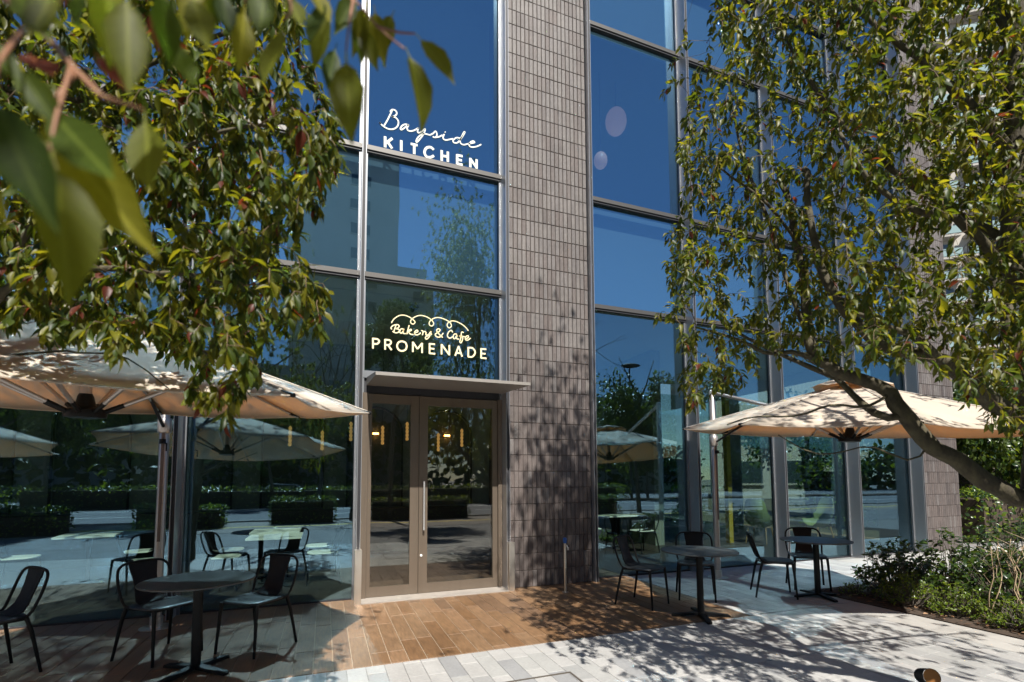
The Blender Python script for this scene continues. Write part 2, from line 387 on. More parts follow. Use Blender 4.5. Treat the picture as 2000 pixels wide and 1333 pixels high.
# planting bed
bed = structure(MB().box(6.205, 16, -3.0, 4.95, -0.06, 0.012).build('planting_bed', SOIL), 'dark soil planting bed beside the pale paving', 'bed')
lit = MB()
for i in range(2600):
    x = 6.22 + abs(nrg.normal(0, 1.3)); y = nrg.uniform(-1.5, 4.93)
    if x > 11: continue
    a = nrg.uniform(0, 6.28); s = nrg.uniform(0.015, 0.04); t = nrg.uniform(-0.5, 0.5); z = 0.016 + nrg.uniform(0, 0.02)
    dx, dy = math.cos(a) * s, math.sin(a) * s
    lit.add([(x - dx, y - dy, z), (x - dy * .4, y + dx * .4, z + s * 0.35), (x + dx, y + dy, z + s * t * 0.4 + 0.004), (x + dy * .4, y - dx * .4, z + 0.002)], [(0, 1, 2, 3)], int(nrg.integers(0, 4)))
o = lit.build('leaf_litter', MULCH); o['kind'] = 'stuff'; o['label'] = 'brown fallen leaves on the soil of the bed'

# street behind the viewer, seen in the glass
structure(MB().box(-200, 200, -34, -7.2, -0.098, -0.05).build('road', ASPHALT), 'wide grey asphalt road', 'road')
rm = MB()
for yy in (-7.6, -33.4): rm.box(-200, 200, yy - 0.08, yy + 0.08, -0.05, -0.044)
for yy in (-12.0, -16.2, -24.6, -29.0):
    for k in range(-14, 14): rm.box(k * 10 - 2.5, k * 10 + 2.5, yy - 0.08, yy + 0.08, -0.05, -0.045)
structure(rm.build('lane_markings', WHITE_PAINT), 'white painted lane lines', 'road marking')
structure(MB().box(-200, 200, -7.2, -7.0, -0.095, 0.06).build('kerb', SLAB), 'pale kerb stone along the road', 'kerb')
structure(MB().box(-200, 200, -7.0, -3.2, -0.095, 0.0).build('pavement', mat('block_pavement', (0.19, 0.17, 0.155), 0.8, var=0.15, vscale=5, bump=0.3, bscale=60)), 'brownish block pavement beside the road', 'pavement')
structure(MB().box(-200, 200, -20.9, -18.2, -0.05, 0.05).build('median_strip', SOIL), 'raised soil strip in the middle of the road', 'median')
structure(sheet('tactile_strip', -60, 60, -5.0, -4.7, 0.004, YELLOW_TILE), 'yellow tactile strip in the pavement', 'strip')
structure(sheet('rear_yard', -20, 12.98, 13.2, 40, -0.05, mat('yard_paving', (0.25, 0.245, 0.235), 0.8, var=0.1)), 'pale yard behind the cafe', 'yard')
structure(sheet('lawn_verge', 13, 60, 7.4, 40, -0.05, mat('verge_soil', (0.07, 0.06, 0.03), 0.9, var=0.4, vscale=8)), 'rough planted ground beyond the building corner', 'verge')

# ================================================================== CAFE BUILDING
bld = thing('cafe_building', 'grey brick and blue glass cafe building filling the street front', 'building', (2, 6.8, 0))
def bpart(o): 
    o.parent = bld; o.matrix_parent_inverse = Matrix.Translation((-2, -6.8, 0)); return o
GY, FY, PY = 6.79, 6.53, 6.62                 # glass plane, fin plane, pillar face
ZT = 17.0
MX = [-7.60, -5.60, -3.60, -1.59, 0.405, 2.425]
MXR = [3.84, 5.81, 7.76, 9.70, 11.63]
TR = [4.31, 6.10, 9.15, 10.9, 13.9, 15.6]
def pillar(x0, x1, label):
    p = bpart(MB().box(x0, x1, PY + 0.0035, PY + 0.9, 0.0, 2.838).box(x0, x1, PY + 0.010, PY + 0.9, 2.8385, ZT).build('brick_pillar', MORTAR))
    p['label'] = label
    n = max(1, round((x1 - x0) / 0.0685)); w = (x1 - x0) / n; h = 0.2365; hj = 0.006
    jobs = []; meshes = {}
    def bm(w, d):                                                   # a ribbed face tile with a soft arris
        b = MB(); X, Z, i = w / 2, (h - hj) / 2, 0.0045
        b.add([(-X, 0.02, -Z), (X, 0.02, -Z), (X, 0.02, Z), (-X, 0.02, Z), (-X, 0, -Z), (X, 0, -Z), (X, 0, Z), (-X, 0, Z), (-X + i, -d, -Z + i), (X - i, -d, -Z + i), (X - i, -d, Z - i), (-X + i, -d, Z - i)],
              [(0, 1, 5, 4), (1, 2, 6, 5), (2, 3, 7, 6), (3, 0, 4, 7), (4, 5, 9, 8), (5, 6, 10, 9), (6, 7, 11, 10), (7, 4, 8, 11), (8, 9, 10, 11)])
        return b
    rows = int(ZT / h)
    for r in range(rows):
        # low courses are laid almost tight, higher courses with open raked joints
        gap = 0.0024 if r < 12 else (0.005 if r < 17 else 0.0095)
        for c in range(n):
            col = rng.choices(range(6), (4, 3, 4, 3, 3, 1))[0]
            if r < 12: col = rng.choices(range(6), (4, 5, 0.4, 6, 1.2, 1.0))[0]
            if r >= 15: col = rng.choices(range(6), (4, 1, 6, 1, 5, 0))[0]
            jobs.append((r, c, gap, col))
    rest = MB()
    jobs.sort(key=lambda j: -view_size((x0 + j[1] * w, PY, j[0] * h + 0.1)))
    for k, (r, c, gap, col) in enumerate(jobs):
        cx = x0 + (c + 0.5) * w; cz = (r + 0.5) * h; dy = rng.uniform(-0.0015, 0.0015)
        if k < 300:
            key = (gap, col)
            if key not in meshes: meshes[key] = bm(w - gap, 0.008).mesh('brick', BRICKS[col])
            o = link('brick', meshes[key], p); o.location = (cx, PY + dy, cz)
        else:
            b = bm(w - gap, 0.008); rest.add([(v[0] + cx, v[1] + PY + dy, v[2] + cz) for v in b.v], b.f, col)
    o = rest.build('brick_field', BRICKS, p); o['kind'] = 'stuff'
pillar(2.475, 3.80, 'brick pillar between the door and the blue panes')
pillar(11.70, 12.97, 'brick pillar at the far corner of the building')
# side return of the far corner
bpart(MB().box(12.90, 12.97, PY + 0.905, 7.66, 0, 4.3).box(12.90, 12.97, 12.6, 13.2, 0, 4.3).box(12.90, 12.97, PY + 0.905, 16, 4.302, ZT).build('side_wall', BEIGE_B))
bpart(MB().box(13.0, 13.12, PY + 0.5, PY + 0.62, 0, ZT).build('corner_strip', ALU_DARK))  # thin dark strip set back beside the corner pillar

def mullion(x, wide=0.052, top=ZT, bot=0.0):
    b = MB(); h = wide / 2
    b.box(x - h + 0.007, x + h - 0.007, FY + 0.03, GY + 0.06, bot, top, 0)         # body
    b.box(x - h, x - h + 0.006, FY, GY - 0.005, bot, top, 1)                        # two bright fins
    b.box(x + h - 0.006, x + h, FY, GY - 0.005, bot, top, 1)
    b.box(x - h - 0.03, x + h + 0.03, GY - 0.045, GY - 0.012, bot, top, 0)          # glazing bead
    b.box(x - h + 0.0065, x + h - 0.0065, FY + 0.022, FY + 0.0299, bot, top, 2)     # dark gasket between the fins
    bpart(b.build('mullion', [ALU, ALU_EDGE, ALU_DARK]))
for x in MX + MXR: mullion(x)
def guard(x):
    bpart(MB().box(x - 0.042, x + 0.042, FY - 0.075, FY + 0.05, 0, 0.665).build('mullion_guard', STEEL))
guard(0.405); guard(2.445)

BAYS = [(a, b) for a, b in zip(MX[:-1], MX[1:])] + [(a, b) for a, b in zip(MXR[:-1], MXR[1:])]
for (a, b) in BAYS:
    xa, xb = a + 0.03, b - 0.03
    door_bay = abs(a - 0.405) < 0.01
    lv = [0.02] + TR + [ZT]
    for i in range(len(lv) - 1):
        z0, z1 = lv[i] + (0.03 if i else 0), lv[i + 1] - 0.03
        if door_bay and i == 0: z0 = 3.0
        solid = i in (1, 3, 5)
        pa, pb = rng.gauss(0, 0.0022), rng.gauss(0, 0.0014) / max(1.0, (z1 - z0) / 2)   # panes never lie perfectly true
        pm = MB().box(xa, xb, GY, GY + 0.012, z0, z1)
        pm.v = [(q[0], q[1] + pa * (q[0] - (xa + xb) / 2) + pb * (q[2] - (z0 + z1) / 2), q[2]) for q in pm.v]
        bpart(pm.build('glass_pane', GLASS_HIGH if i else GLASS_LOW))
        if solid: bpart(MB().box(xa - 0.02, xb + 0.02, GY + 0.16, GY + 0.2, z0, z1).build('spandrel_panel', SPANDREL))
    for z in TR:
        t = MB(); t.box(xa - 0.004, xb + 0.004, GY - 0.075, GY + 0.05, z - 0.032, z + 0.032, 0); t.box(xa, xb, GY - 0.060, GY - 0.004, z - 0.062, z - 0.0325, 1)
        bpart(t.build('transom', [TRANSOM, ALU_DARK]))
    if not door_bay: bpart(MB().box(xa, xb, GY - 0.02, GY + 0.03, -0.004, 0.018).build('floor_track', ALU_DARK))
# shell: slabs, back walls, roof
bpart(MB().box(-8, 12.9, 6.86, 13.0, -0.07, 0.0).build('interior_floor', FLOOR_IN))
bpart(MB().box(-8, 12.9, GY + 0.22, 13.0, 4.62, 5.9).build('floor_slab', CEIL_IN))
bpart(MB().box(-8, 2.42, 8.2, 8.45, 4.1, 4.615).build('ceiling_beam', CEIL_IN))
bpart(MB().box(-8, 12.9, GY + 0.22, 13.0, 9.3, 10.7).build('floor_slab', WALL_IN))
bpart(MB().box(-8, 12.9, GY + 0.22, 13.0, 14.0, 15.4).build('floor_slab', WALL_IN))
bpart(MB().box(-8, 12.97, GY + 0.05, 16, ZT + 0.002, ZT + 0.6).build('roof', BEIGE_B))
bpart(MB().box(-8.2, -8.0, GY, 13.2, 0, ZT).build('party_wall', WALL_IN))
back = bpart(MB().box(-8, 7.2, 13.0, 13.2, 0, 4.6).box(-8, 12.9, 13.0, 13.2, 5.9, ZT).build('interior_wall', WALL_IN))
bpart(MB().box(7.2, 7.45, 9.6, 13.0, 0, 4.6).build('interior_partition', WALL_IN))
# arches on a false wall
def arch(cx, r, y, zc, w=0.05):
    b = MB(); pts = [(cx - r, y, 0.95)] + [(cx - r * math.cos(a), y, zc + r * math.sin(a)) for a in np.linspace(0, math.pi, 17)] + [(cx + r, y, 0.95)]
    b.tube(pts, w / 2, 6); bpart(b.build('arch_trim', TRIM_IN, smooth=True))
    p = MB(); poly = [(cx - r * 0.96, y + 0.06, 0.95)] + [(cx - r * .96 * math.cos(a), y + 0.06, zc + r * .96 * math.sin(a)) for a in np.linspace(0, math.pi, 17)] + [(cx + r * 0.96, y + 0.06, 0.95)]
    p.prism(poly, (0, 0.02, 0)); bpart(p.build('arch_niche', NICHE))
NICHE = mat('dark_niche', (0.07, 0.075, 0.06), 0.7)
bpart(MB().box(-8, 7.2, 11.62, 11.75, 0, 4.6).build('feature_wall', WALL_IN))
bpart(MB().box(-8, 7.2, 11.1, 11.6, 0, 0.92).build('banquette_counter', mat('dark_counter', (0.03, 0.025, 0.02), 0.5)))
for cx in (-5.9, -4.15, -2.4, -0.65, 1.06, 2.72, 4.4): arch(cx, 0.60, 11.54, 2.6)
# side glazing at the far right end lets daylight in from the garden
for (ya, yb) in ((7.72, 9.3), (9.36, 10.95), (11.01, 12.6)):
    bpart(MB().box(12.93, 12.942, ya, yb, 0.05, 4.3).build('glass_pane', GLASS_LOW))
    bpart(MB().box(12.89, 12.98, ya - 0.06, ya - 0.002, 0, 4.3).build('mullion', ALU))
for (xa, xb) in ((7.52, 9.2), (9.28, 11.0), (11.08, 12.84)):
    bpart(MB().box(xa, xb, 13.06, 13.072, 0.05, 4.3).build('glass_pane', GLASS_LOW))
    bpart(MB().box(xa - 0.07, xa - 0.002, 13.0, 13.13, 0, 4.3).build('mullion', ALU))
# canopy over the door
cn = MB()
cn.add([(0.515, 5.72, 2.735), (2.43, 5.72, 2.735), (2.395, GY - 0.08, 2.79), (0.49, GY - 0.08, 2.79), (0.515, 5.72, 2.772), (2.43, 5.72, 2.772), (2.395, GY - 0.08, 2.90), (0.49, GY - 0.08, 2.90)],
       [(0, 3, 2, 1), (4, 5, 6, 7), (0, 1, 5, 4), (1, 2, 6, 5), (2, 3, 7, 6), (3, 0, 4, 7)])
bpart(cn.build('door_canopy', CANOPY))
bpart(MB().box(0.44, 2.39, GY - 0.05, GY + 0.05, 2.90, 2.998).build('door_head_transom', ALU))
bpart(MB().box(0.44, 2.39, GY - 0.02, GY + 0.06, 2.70, 2.895).build('door_header', ALU_DARK))
# glazed double door: narrow leaf left, wide leaf right
DY = 6.76
bpart(MB().box(0.435, 0.52, DY - 0.05, DY + 0.05, 0, 2.695).build('door_jamb', BRONZE))
bpart(MB().box(2.335, 2.395, DY - 0.05, DY + 0.05, 0, 2.695).build('door_jamb', BRONZE))
bpart(MB().box(0.40, 2.44, 6.46, 6.86, -0.003, 0.012).build('door_sill', mat('sill_stone', (0.28, 0.255, 0.23), 0.5, var=0.08)))
def door(x0, x1, sl, sr, label):
    d = bpart(MB().box(x0 + sl, x1 - sr, DY - 0.022, DY + 0.022, 2.565, 2.685).build('door', BRONZE)); d['label'] = label
    MB().box(x0, x0 + sl - 0.0005, DY - 0.025, DY + 0.025, 0.016, 2.687).build('stile', BRONZE, d)
    MB().box(x1 - sr + 0.0005, x1, DY - 0.025, DY + 0.025, 0.016, 2.687).build('stile', BRONZE, d)
    MB().box(x0 + sl, x1 - sr, DY - 0.022, DY + 0.022, 0.016, 0.145).build('bottom_rail', BRONZE, d)
    MB().box(x0 + sl, x1 - sr, DY - 0.005, DY + 0.005, 0.1455, 2.5645).build('door_glass', GLASS_DOOR, d)
    return d
door(0.524, 1.193, 0.045, 0.115, 'narrow left leaf of the glazed double door')
d2 = door(1.199, 2.331, 0.118, 0.075, 'wide right leaf of the glazed double door with pull bar')
hb = MB(); hb.tube([(1.262, DY - 0.075, 0.86), (1.262, DY - 0.075, 1.52)], 0.013, 10)
for z in (0.93, 1.45): hb.tube([(1.262, DY - 0.075, z), (1.262, DY - 0.026, z)], 0.008, 8)
hb.build('pull_handle', mat('bright_steel', (0.8, 0.8, 0.8), 0.25, metal=0.8), d2, smooth=40)
lk = MB().lathe([(0.016, 0), (0.016, 0.012)], (0, 0, 0), 12).build('lock', WHITE, d2); lk.rotation_euler = (R(90), 0, 0); lk.location = (1.235, DY - 0.026, 0.52)

# ================================================================== LETTERING ON THE GLASS
def ribbon(b, pts, w, y):
    """flat stroke of width w (metres) along points on the glass plane"""
    P = [Vector((p.x, p.z)) for p in pts]; k = len(P); L = []; Rr = []
    for i in range(k):
        d = (P[min(i + 1, k - 1)] - P[max(i - 1, 0)]); d = d.normalized() if d.length > 1e-9 else Vector((1, 0)); n = Vector((-d.y, d.x)) * (w / 2)
        L.append(P[i] + n); Rr.append(P[i] - n)
    vs = [(q.x, y, q.y) for q in L] + [(q.x, y, q.y) for q in Rr] + [(q.x, y + 0.004, q.y) for q in L] + [(q.x, y + 0.004, q.y) for q in Rr]
    fs = []
    for i in range(k - 1):
        fs += [(i, k + i, k + i + 1, i + 1), (2 * k + i, 2 * k + i + 1, 3 * k + i + 1, 3 * k + i), (i, i + 1, 2 * k + i + 1, 2 * k + i), (k + i, 3 * k + i, 3 * k + i + 1, k + i + 1)]
    fs += [(0, 2 * k, 3 * k, k), (k - 1, 2 * k - 1, 4 * k - 1, 3 * k - 1)]
    b.add(vs, fs)
def smooth_pts(pts, n=5):
    P = [Vector(p) for p in pts]; out = []
    for i in range(len(P) - 1):
        p0, p1, p2, p3 = P[max(i - 1, 0)], P[i], P[i + 1], P[min(i + 2, len(P) - 1)]
        for j in range(n):
            t = j / n; out.append(0.5 * ((2 * p1) + (p2 - p0) * t + (2 * p0 - 5 * p1 + 4 * p2 - p3) * t * t + (3 * p1 - p0 - 3 * p2 + p3) * t ** 3))
    out.append(P[-1]); return out
def letter(parent, strokes, ox, oy, sc, w, m, name='letter', curve=True):
    b = MB(); k = 0
    for st in strokes:
        pts = smooth_pts(st) if (curve and len(st) > 2) else [Vector(p) for p in st]
        if not curve and len(st) > 2: pts = smooth_pts(st, 4)
        ribbon(b, [on_y(ox + p.x / sc, oy + p.y / sc, LY) for p in pts], w, LY - 0.0003 * k); k += 1
    b.build(name, m, parent)
LY = GY - 0.008
sg = thing('window_sign', 'white script and capital lettering Bayside KITCHEN on the upper blue pane', 'sign')
a7 = (720, 190, 7.692)
for st in ([[(352, 203), (320, 270), (280, 350), (232, 430)], [(322, 222), (352, 190), (398, 198), (422, 235), (412, 268), (372, 290), (345, 287), (405, 308), (445, 360), (440, 425), (400, 468), (345, 484), (285, 474), (222, 438), (180, 398), (165, 378), (186, 406)]],
           [[(600, 428), (560, 408), (510, 425), (478, 468), (490, 490), (525, 472), (575, 432), (600, 418), (578, 465), (592, 500), (640, 511), (700, 492), (748, 462)]],
           [[(748, 462), (735, 508), (748, 536), (790, 522), (850, 478), (822, 558), (762, 640), (726, 676), (714, 660), (745, 602), (812, 552), (868, 556), (920, 570)]],
           [[(920, 570), (968, 546), (1004, 514), (1024, 545), (1022, 585), (998, 606), (962, 594)], [(998, 606), (1058, 596), (1110, 570)]],
           [[(1136, 556), (1118, 602), (1128, 632), (1162, 645), (1215, 636), (1268, 625)], [(1146, 520), (1154, 532)]],
           [[(1378, 620), (1322, 610), (1270, 648), (1280, 682), (1330, 686), (1376, 640), (1430, 560), (1446, 524), (1430, 530), (1400, 590), (1374, 650), (1386, 696), (1430, 716), (1480, 705)]],
           [[(1480, 705), (1540, 694), (1592, 682), (1570, 660), (1528, 680), (1508, 715), (1530, 746), (1580, 751), (1640, 736), (1692, 710)]]):
    letter(sg, st, *a7, 0.020, LETTER)
for st in ([[(248, 590), (248, 755)], [(357, 618), (262, 692)], [(285, 672), (352, 772)]], [[(490, 648), (490, 808)]], [[(632, 702), (735, 724)], [(685, 716), (685, 857)]],
           [[(978, 792), (945, 760), (905, 752), (862, 772), (839, 828), (862, 886), (905, 905), (950, 898), (980, 878)]],
           [[(1098, 798), (1098, 957)], [(1190, 820), (1190, 973)], [(1098, 880), (1190, 897)]], [[(1330, 860), (1330, 1012)], [(1330, 872), (1412, 889)], [(1330, 938), (1402, 953)], [(1330, 1002), (1412, 1018)]],
           [[(1528, 915), (1528, 1055)], [(1524, 920), (1626, 1068)], [(1622, 935), (1622, 1076)]]):
    letter(sg, st, *a7, 0.036, LETTER)
sg2 = thing('window_sign', 'cream lettering Bakery & Cafe PROMENADE under a curled line above the door', 'sign')
a5 = (680, 560, 5.263)
for st in ([[(255, 527), (255, 637)], [(255, 536), (300, 541), (319, 562), (300, 588), (255, 588)]], [[(380, 540), (380, 648)], [(380, 547), (425, 552), (441, 573), (425, 598), (380, 600)], [(408, 600), (447, 653)]],
           [[(552, 562), (518, 574), (503, 610), (518, 648), (552, 662), (588, 650), (602, 614), (588, 576), (552, 562)]], [[(665, 568), (665, 673)], [(665, 570), (713, 642)], [(713, 642), (760, 582)], [(760, 580), (760, 683)]],
           [[(837, 582), (837, 692)], [(837, 589), (892, 594)], [(837, 636), (886, 641)], [(837, 686), (895, 692)]], [[(960, 592), (960, 698)], [(960, 595), (1040, 703)], [(1040, 602), (1040, 707)]],
           [[(1100, 712), (1136, 612)], [(1134, 612), (1172, 721)], [(1112, 682), (1160, 686)]], [[(1235, 622), (1235, 727)], [(1235, 629), (1280, 634), (1306, 676), (1280, 720), (1235, 722)]],
           [[(1367, 635), (1367, 739)], [(1367, 641), (1420, 646)], [(1367, 688), (1412, 692)], [(1367, 734), (1422, 739)]]):
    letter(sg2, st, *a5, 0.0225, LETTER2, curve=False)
for st in ([[(492, 395), (468, 468)], [(450, 440), (440, 425), (460, 402), (505, 391), (525, 408), (508, 428), (485, 432), (520, 441), (524, 464), (490, 476), (456, 460)]],
           [[(572, 440), (545, 435), (530, 464), (546, 480), (570, 450), (574, 438), (564, 478), (592, 484)]], [[(627, 398), (603, 490)], [(610, 468), (640, 440), (650, 450), (622, 465), (642, 490), (672, 494)]],
           [[(678, 480), (716, 464), (708, 448), (685, 465), (686, 490), (712, 497), (746, 478)]], [[(752, 452), (770, 462), (763, 500)], [(765, 482), (780, 462), (797, 466)]],
           [[(802, 468), (800, 498), (826, 494), (852, 460), (836, 512), (806, 541), (795, 522), (838, 496), (862, 488)]],
           [[(978, 478), (945, 518), (908, 515), (896, 490), (930, 468), (946, 446), (926, 434), (910, 455), (940, 495), (972, 524)]],
           [[(1074, 472), (1060, 450), (1032, 470), (1020, 508), (1044, 531), (1076, 514)]], [[(1117, 490), (1092, 489), (1079, 518), (1094, 538), (1120, 500), (1114, 534), (1140, 541)]],
           [[(1188, 474), (1166, 470), (1160, 520), (1148, 568), (1164, 576), (1178, 522), (1140, 508), (1198, 516)]], [[(1200, 540), (1236, 524), (1230, 505), (1206, 520), (1206, 545), (1230, 551), (1258, 530)]]):
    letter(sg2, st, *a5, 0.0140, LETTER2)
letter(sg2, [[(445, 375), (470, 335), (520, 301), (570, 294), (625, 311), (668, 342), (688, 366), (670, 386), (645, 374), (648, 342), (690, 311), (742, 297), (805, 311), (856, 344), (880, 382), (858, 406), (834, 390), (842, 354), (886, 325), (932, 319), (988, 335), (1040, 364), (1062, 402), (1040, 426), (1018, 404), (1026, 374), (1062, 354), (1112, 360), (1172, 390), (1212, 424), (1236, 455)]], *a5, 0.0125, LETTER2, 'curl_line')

# ================================================================== CHAIRS AND TABLES
def make_chair(seat_mat, leg_mat, shell_mat):
    t = thing('cafe_chair', 'x', 'chair')
    # seat: rounded slab, dished
    b = MB(); n = 28; top = []; 
    def ring(sx, sy, z, e=3.2):
        return [(sx * math.copysign(abs(math.cos(a)) ** (2 / e), math.cos(a)), 0.01 + sy * math.copysign(abs(math.sin(a)) ** (2 / e), math.sin(a)), z) for a in np.linspace(0, 2 * math.pi, n, endpoint=False)]
    rings = [ring(0.20, 0.195, 0.440), ring(0.222, 0.218, 0.444), ring(0.226, 0.222, 0.455), ring(0.214, 0.21, 0.463), ring(0.12, 0.12, 0.457)]
    vs = [p for r_ in rings for p in r_]; fs = [(i * n + j, i * n + (j + 1) % n, (i + 1) * n + (j + 1) % n, (i + 1) * n + j) for i in range(len(rings) - 1) for j in range(n)]
    fs += [tuple(range(n - 1, -1, -1)), tuple((len(rings) - 1) * n + j for j in range(n))]
    b.add(vs, fs); b.build('seat', seat_mat, t, smooth=True)
    # backrest: waisted shell rising from the rear of the seat
    st = [(-0.10, 0.462, 0.135), (-0.165, 0.482, 0.125), (-0.205, 0.53, 0.108), (-0.232, 0.60, 0.098), (-0.258, 0.68, 0.104), (-0.280, 0.755, 0.118), (-0.288, 0.800, 0.124)]
    b = MB(); u = [-1, -0.6, 0, 0.6, 1]
    for off in (0, 0.011):
        b.add([(w * q, y - 0.018 * (1 - q * q) * min(1, max(0, (z - 0.46) * 6)) - off, z) for (y, z, w) in st for q in u], [(i * 5 + j, i * 5 + j + 1, (i + 1) * 5 + j + 1, (i + 1) * 5 + j) for i in range(len(st) - 1) for j in range(4)])
    m = len(st) * 5; e = [i * 5 for i in range(len(st))] + [(len(st) - 1) * 5 + j for j in range(1, 5)] + [i * 5 + 4 for i in range(len(st) - 2, -1, -1)]
    b.f += [(e[i], e[i + 1], e[i + 1] + m, e[i] + m) for i in range(len(e) - 1)]; b.m += [0] * (len(e) - 1)
    b.build('backrest', shell_mat, t, smooth=50)
    # bent tube arch that frames the backrest
    half = [(0.205, -0.10, 0.447), (0.214, -0.175, 0.47), (0.226, -0.218, 0.56), (0.228, -0.252, 0.66), (0.216, -0.278, 0.745), (0.185, -0.290, 0.785), (0.14, -0.294, 0.803), (0.07, -0.296, 0.809)]
    pts = smooth_pts([Vector((-x, y, z)) for x, y, z in half] + [Vector((0, -0.297, 0.811))] + [Vector(p) for p in half[::-1]], 3)
    MB().tube(pts, 0.0115, 8).build('back_frame', leg_mat, t, smooth=60)
    for sx in (-1, 1):
        MB().tube([(sx * 0.200, -0.165, 0.452), (sx * 0.214, -0.20, 0.33), (sx * 0.240, -0.262, 0.0)], [0.017, 0.0155, 0.0115], 8).build('leg', leg_mat, t, smooth=60)
        MB().tube([(sx * 0.195, 0.185, 0.446), (sx * 0.202, 0.196, 0.33), (sx * 0.215, 0.220, 0.0)], [0.018, 0.0155, 0.0115], 8).build('leg', leg_mat, t, smooth=60)
    MB().tube([(-0.197, -0.16, 0.437), (-0.193, 0.18, 0.437), (0.193, 0.18, 0.437), (0.197, -0.16, 0.437), (-0.197, -0.16, 0.437)], 0.009, 6).build('seat_frame', leg_mat, t, smooth=60)
    return t
def make_table(r, top_mat, leg_mat, square=None, label='x', h=0.73):
    t = thing('cafe_table', label, 'table')
    if square:
        w, d = square; MB().box(-w, w, -d, d, h - 0.028, h).build('table_top', top_mat, t)
    else:
        MB().lathe([(r - 0.02, h - 0.018), (r - 0.002, h - 0.014), (r, h - 0.009), (r, h - 0.004), (r - 0.004, h)], n=72).build('table_top', top_mat, t, smooth=30)
    MB().lathe([(0.036, 0.03), (0.036, h - 0.022)], n=20).lathe([(0.10, h - 0.03), (0.10, h - 0.02)], n=20).build('column', leg_mat, t, smooth=40)
    for k in range(4):
        a = math.pi / 4 + k * math.pi / 2; u = Vector((math.cos(a), math.sin(a), 0)); v = Vector((-u.y, u.x, 0)); b = MB(); P = []
        for (s, w, z0, z1) in ((0.02, 0.034, 0.026, 0.052), (0.30, 0.028, 0.004, 0.026), (0.315, 0.024, 0.0, 0.016)):
            P += [u * s - v * w + U0 * z0, u * s + v * w + U0 * z0, u * s + v * w + U0 * z1, u * s - v * w + U0 * z1]
        b.add(P, [(0, 3, 2, 1), (8, 9, 10, 11)] + [(i * 4 + j, i * 4 + (j + 1) % 4, (i + 1) * 4 + (j + 1) % 4, (i + 1) * 4 + j) for i in range(2) for j in range(4)])
        b.build('foot', leg_mat, t)
    return t
CH = 'black cafe chairs on the terrace'
ch0 = make_chair(CHAIR_TOP, BLACK, CHAIR); ch0['group'] = CH
def chair(label, x, y, face, first=[True]):
    """face: direction the sitter looks, degrees from +x"""
    o = ch0 if first[0] else copy_tree(ch0); first[0] = False
    return place(o, label, (x, y, 0), R(face - 90))
tb0 = make_table(0.415, TABLE, BLACK, label='round charcoal table under the cream umbrella beside the glass doors'); tb0['group'] = 'round charcoal tables on the terrace'
place(tb0, tb0['label'], (-0.95, 4.74, 0), R(8))
place(copy_tree(tb0), 'round charcoal table nearest the brick pillar, standing on the edge of the brown terrace', (3.96, 4.50, 0), R(20))
place(copy_tree(tb0), 'round charcoal table on the pale paving in front of the slim grey mullions', (6.03, 4.68, 0), R(30))
chair('black chair with a sunlit grey seat, on the door side of its round table', -0.575, 5.165, 232)
chair('black chair in front of the bronze umbrella pole, turned to the round table', -1.32, 5.26, -42)
chair('black chair cut off at the edge of the picture beside the glass', -2.47, 5.16, 225)
chair('black chair seen from the side against the brick pillar, facing its round table', 3.70, 5.19, -63)
chair('black chair half hidden behind the round table next to the pillar', 4.53, 5.22, 232)
chair('black chair seen from behind at an angle, on the pale paving facing the far table', 5.60, 4.96, -39)
chair('black chair behind the far round table, its back arch against a grey mullion', 6.39, 5.09, 230)

# indoor furniture behind the glass
IN = 'pale seated chairs inside the cafe'
ci0 = make_chair(PALE_SEAT, BLACK, CHAIR); ci0['group'] = IN
def ichair(label, x, y, face, first=[True]):
    o = ci0 if first[0] else copy_tree(ci0); first[0] = False
    return place(o, label, (x, y, 0), R(face - 90))
wt0 = make_table(0, WHITE_TOP, BLACK, (0.36, 0.33), 'white square table behind the glass, front one of the pair left of the door'); wt0['group'] = 'white square tables inside the cafe'
place(wt0, wt0['label'], (-0.66, 8.1, 0), 0)
place(copy_tree(wt0), 'white square table behind the glass, rear one of the pair left of the door', (-0.72, 8.95, 0), 0)
place(copy_tree(wt0), 'white table behind the glass to the left of the umbrella pole', (-3.35, 9.4, 0), R(8))
place(copy_tree(wt0), 'small white table behind the glass right of the brick pillar', (6.2, 9.7, 0), 0)
ichair('pale seated chair left of the front white indoor table', -1.35, 8.15, 0)
ichair('pale seated chair left of the rear white indoor table', -1.42, 8.95, 0)
ichair('pale seated chair right of the front white indoor table', 0.0, 8.1, 180)
ichair('pale seated chair right of the rear white indoor table', -0.05, 8.95, 180)
ichair('indoor chair with dark back nearest the umbrella pole', -2.65, 9.3, 190)
ichair('indoor chair left of the lone white table behind the glass', -4.1, 9.2, 5)
ichair('indoor chair in front of the lone white table behind the glass', -4.35, 7.75, 100)
ichair('indoor chair just left of the dark mullion behind the pole', -2.3, 8.15, 20)
ichair('indoor chair left of the small white table right of the pillar', 5.5, 9.65, 0)
ichair('indoor chair in front of the small white table right of the pillar', 6.3, 8.85, 95)
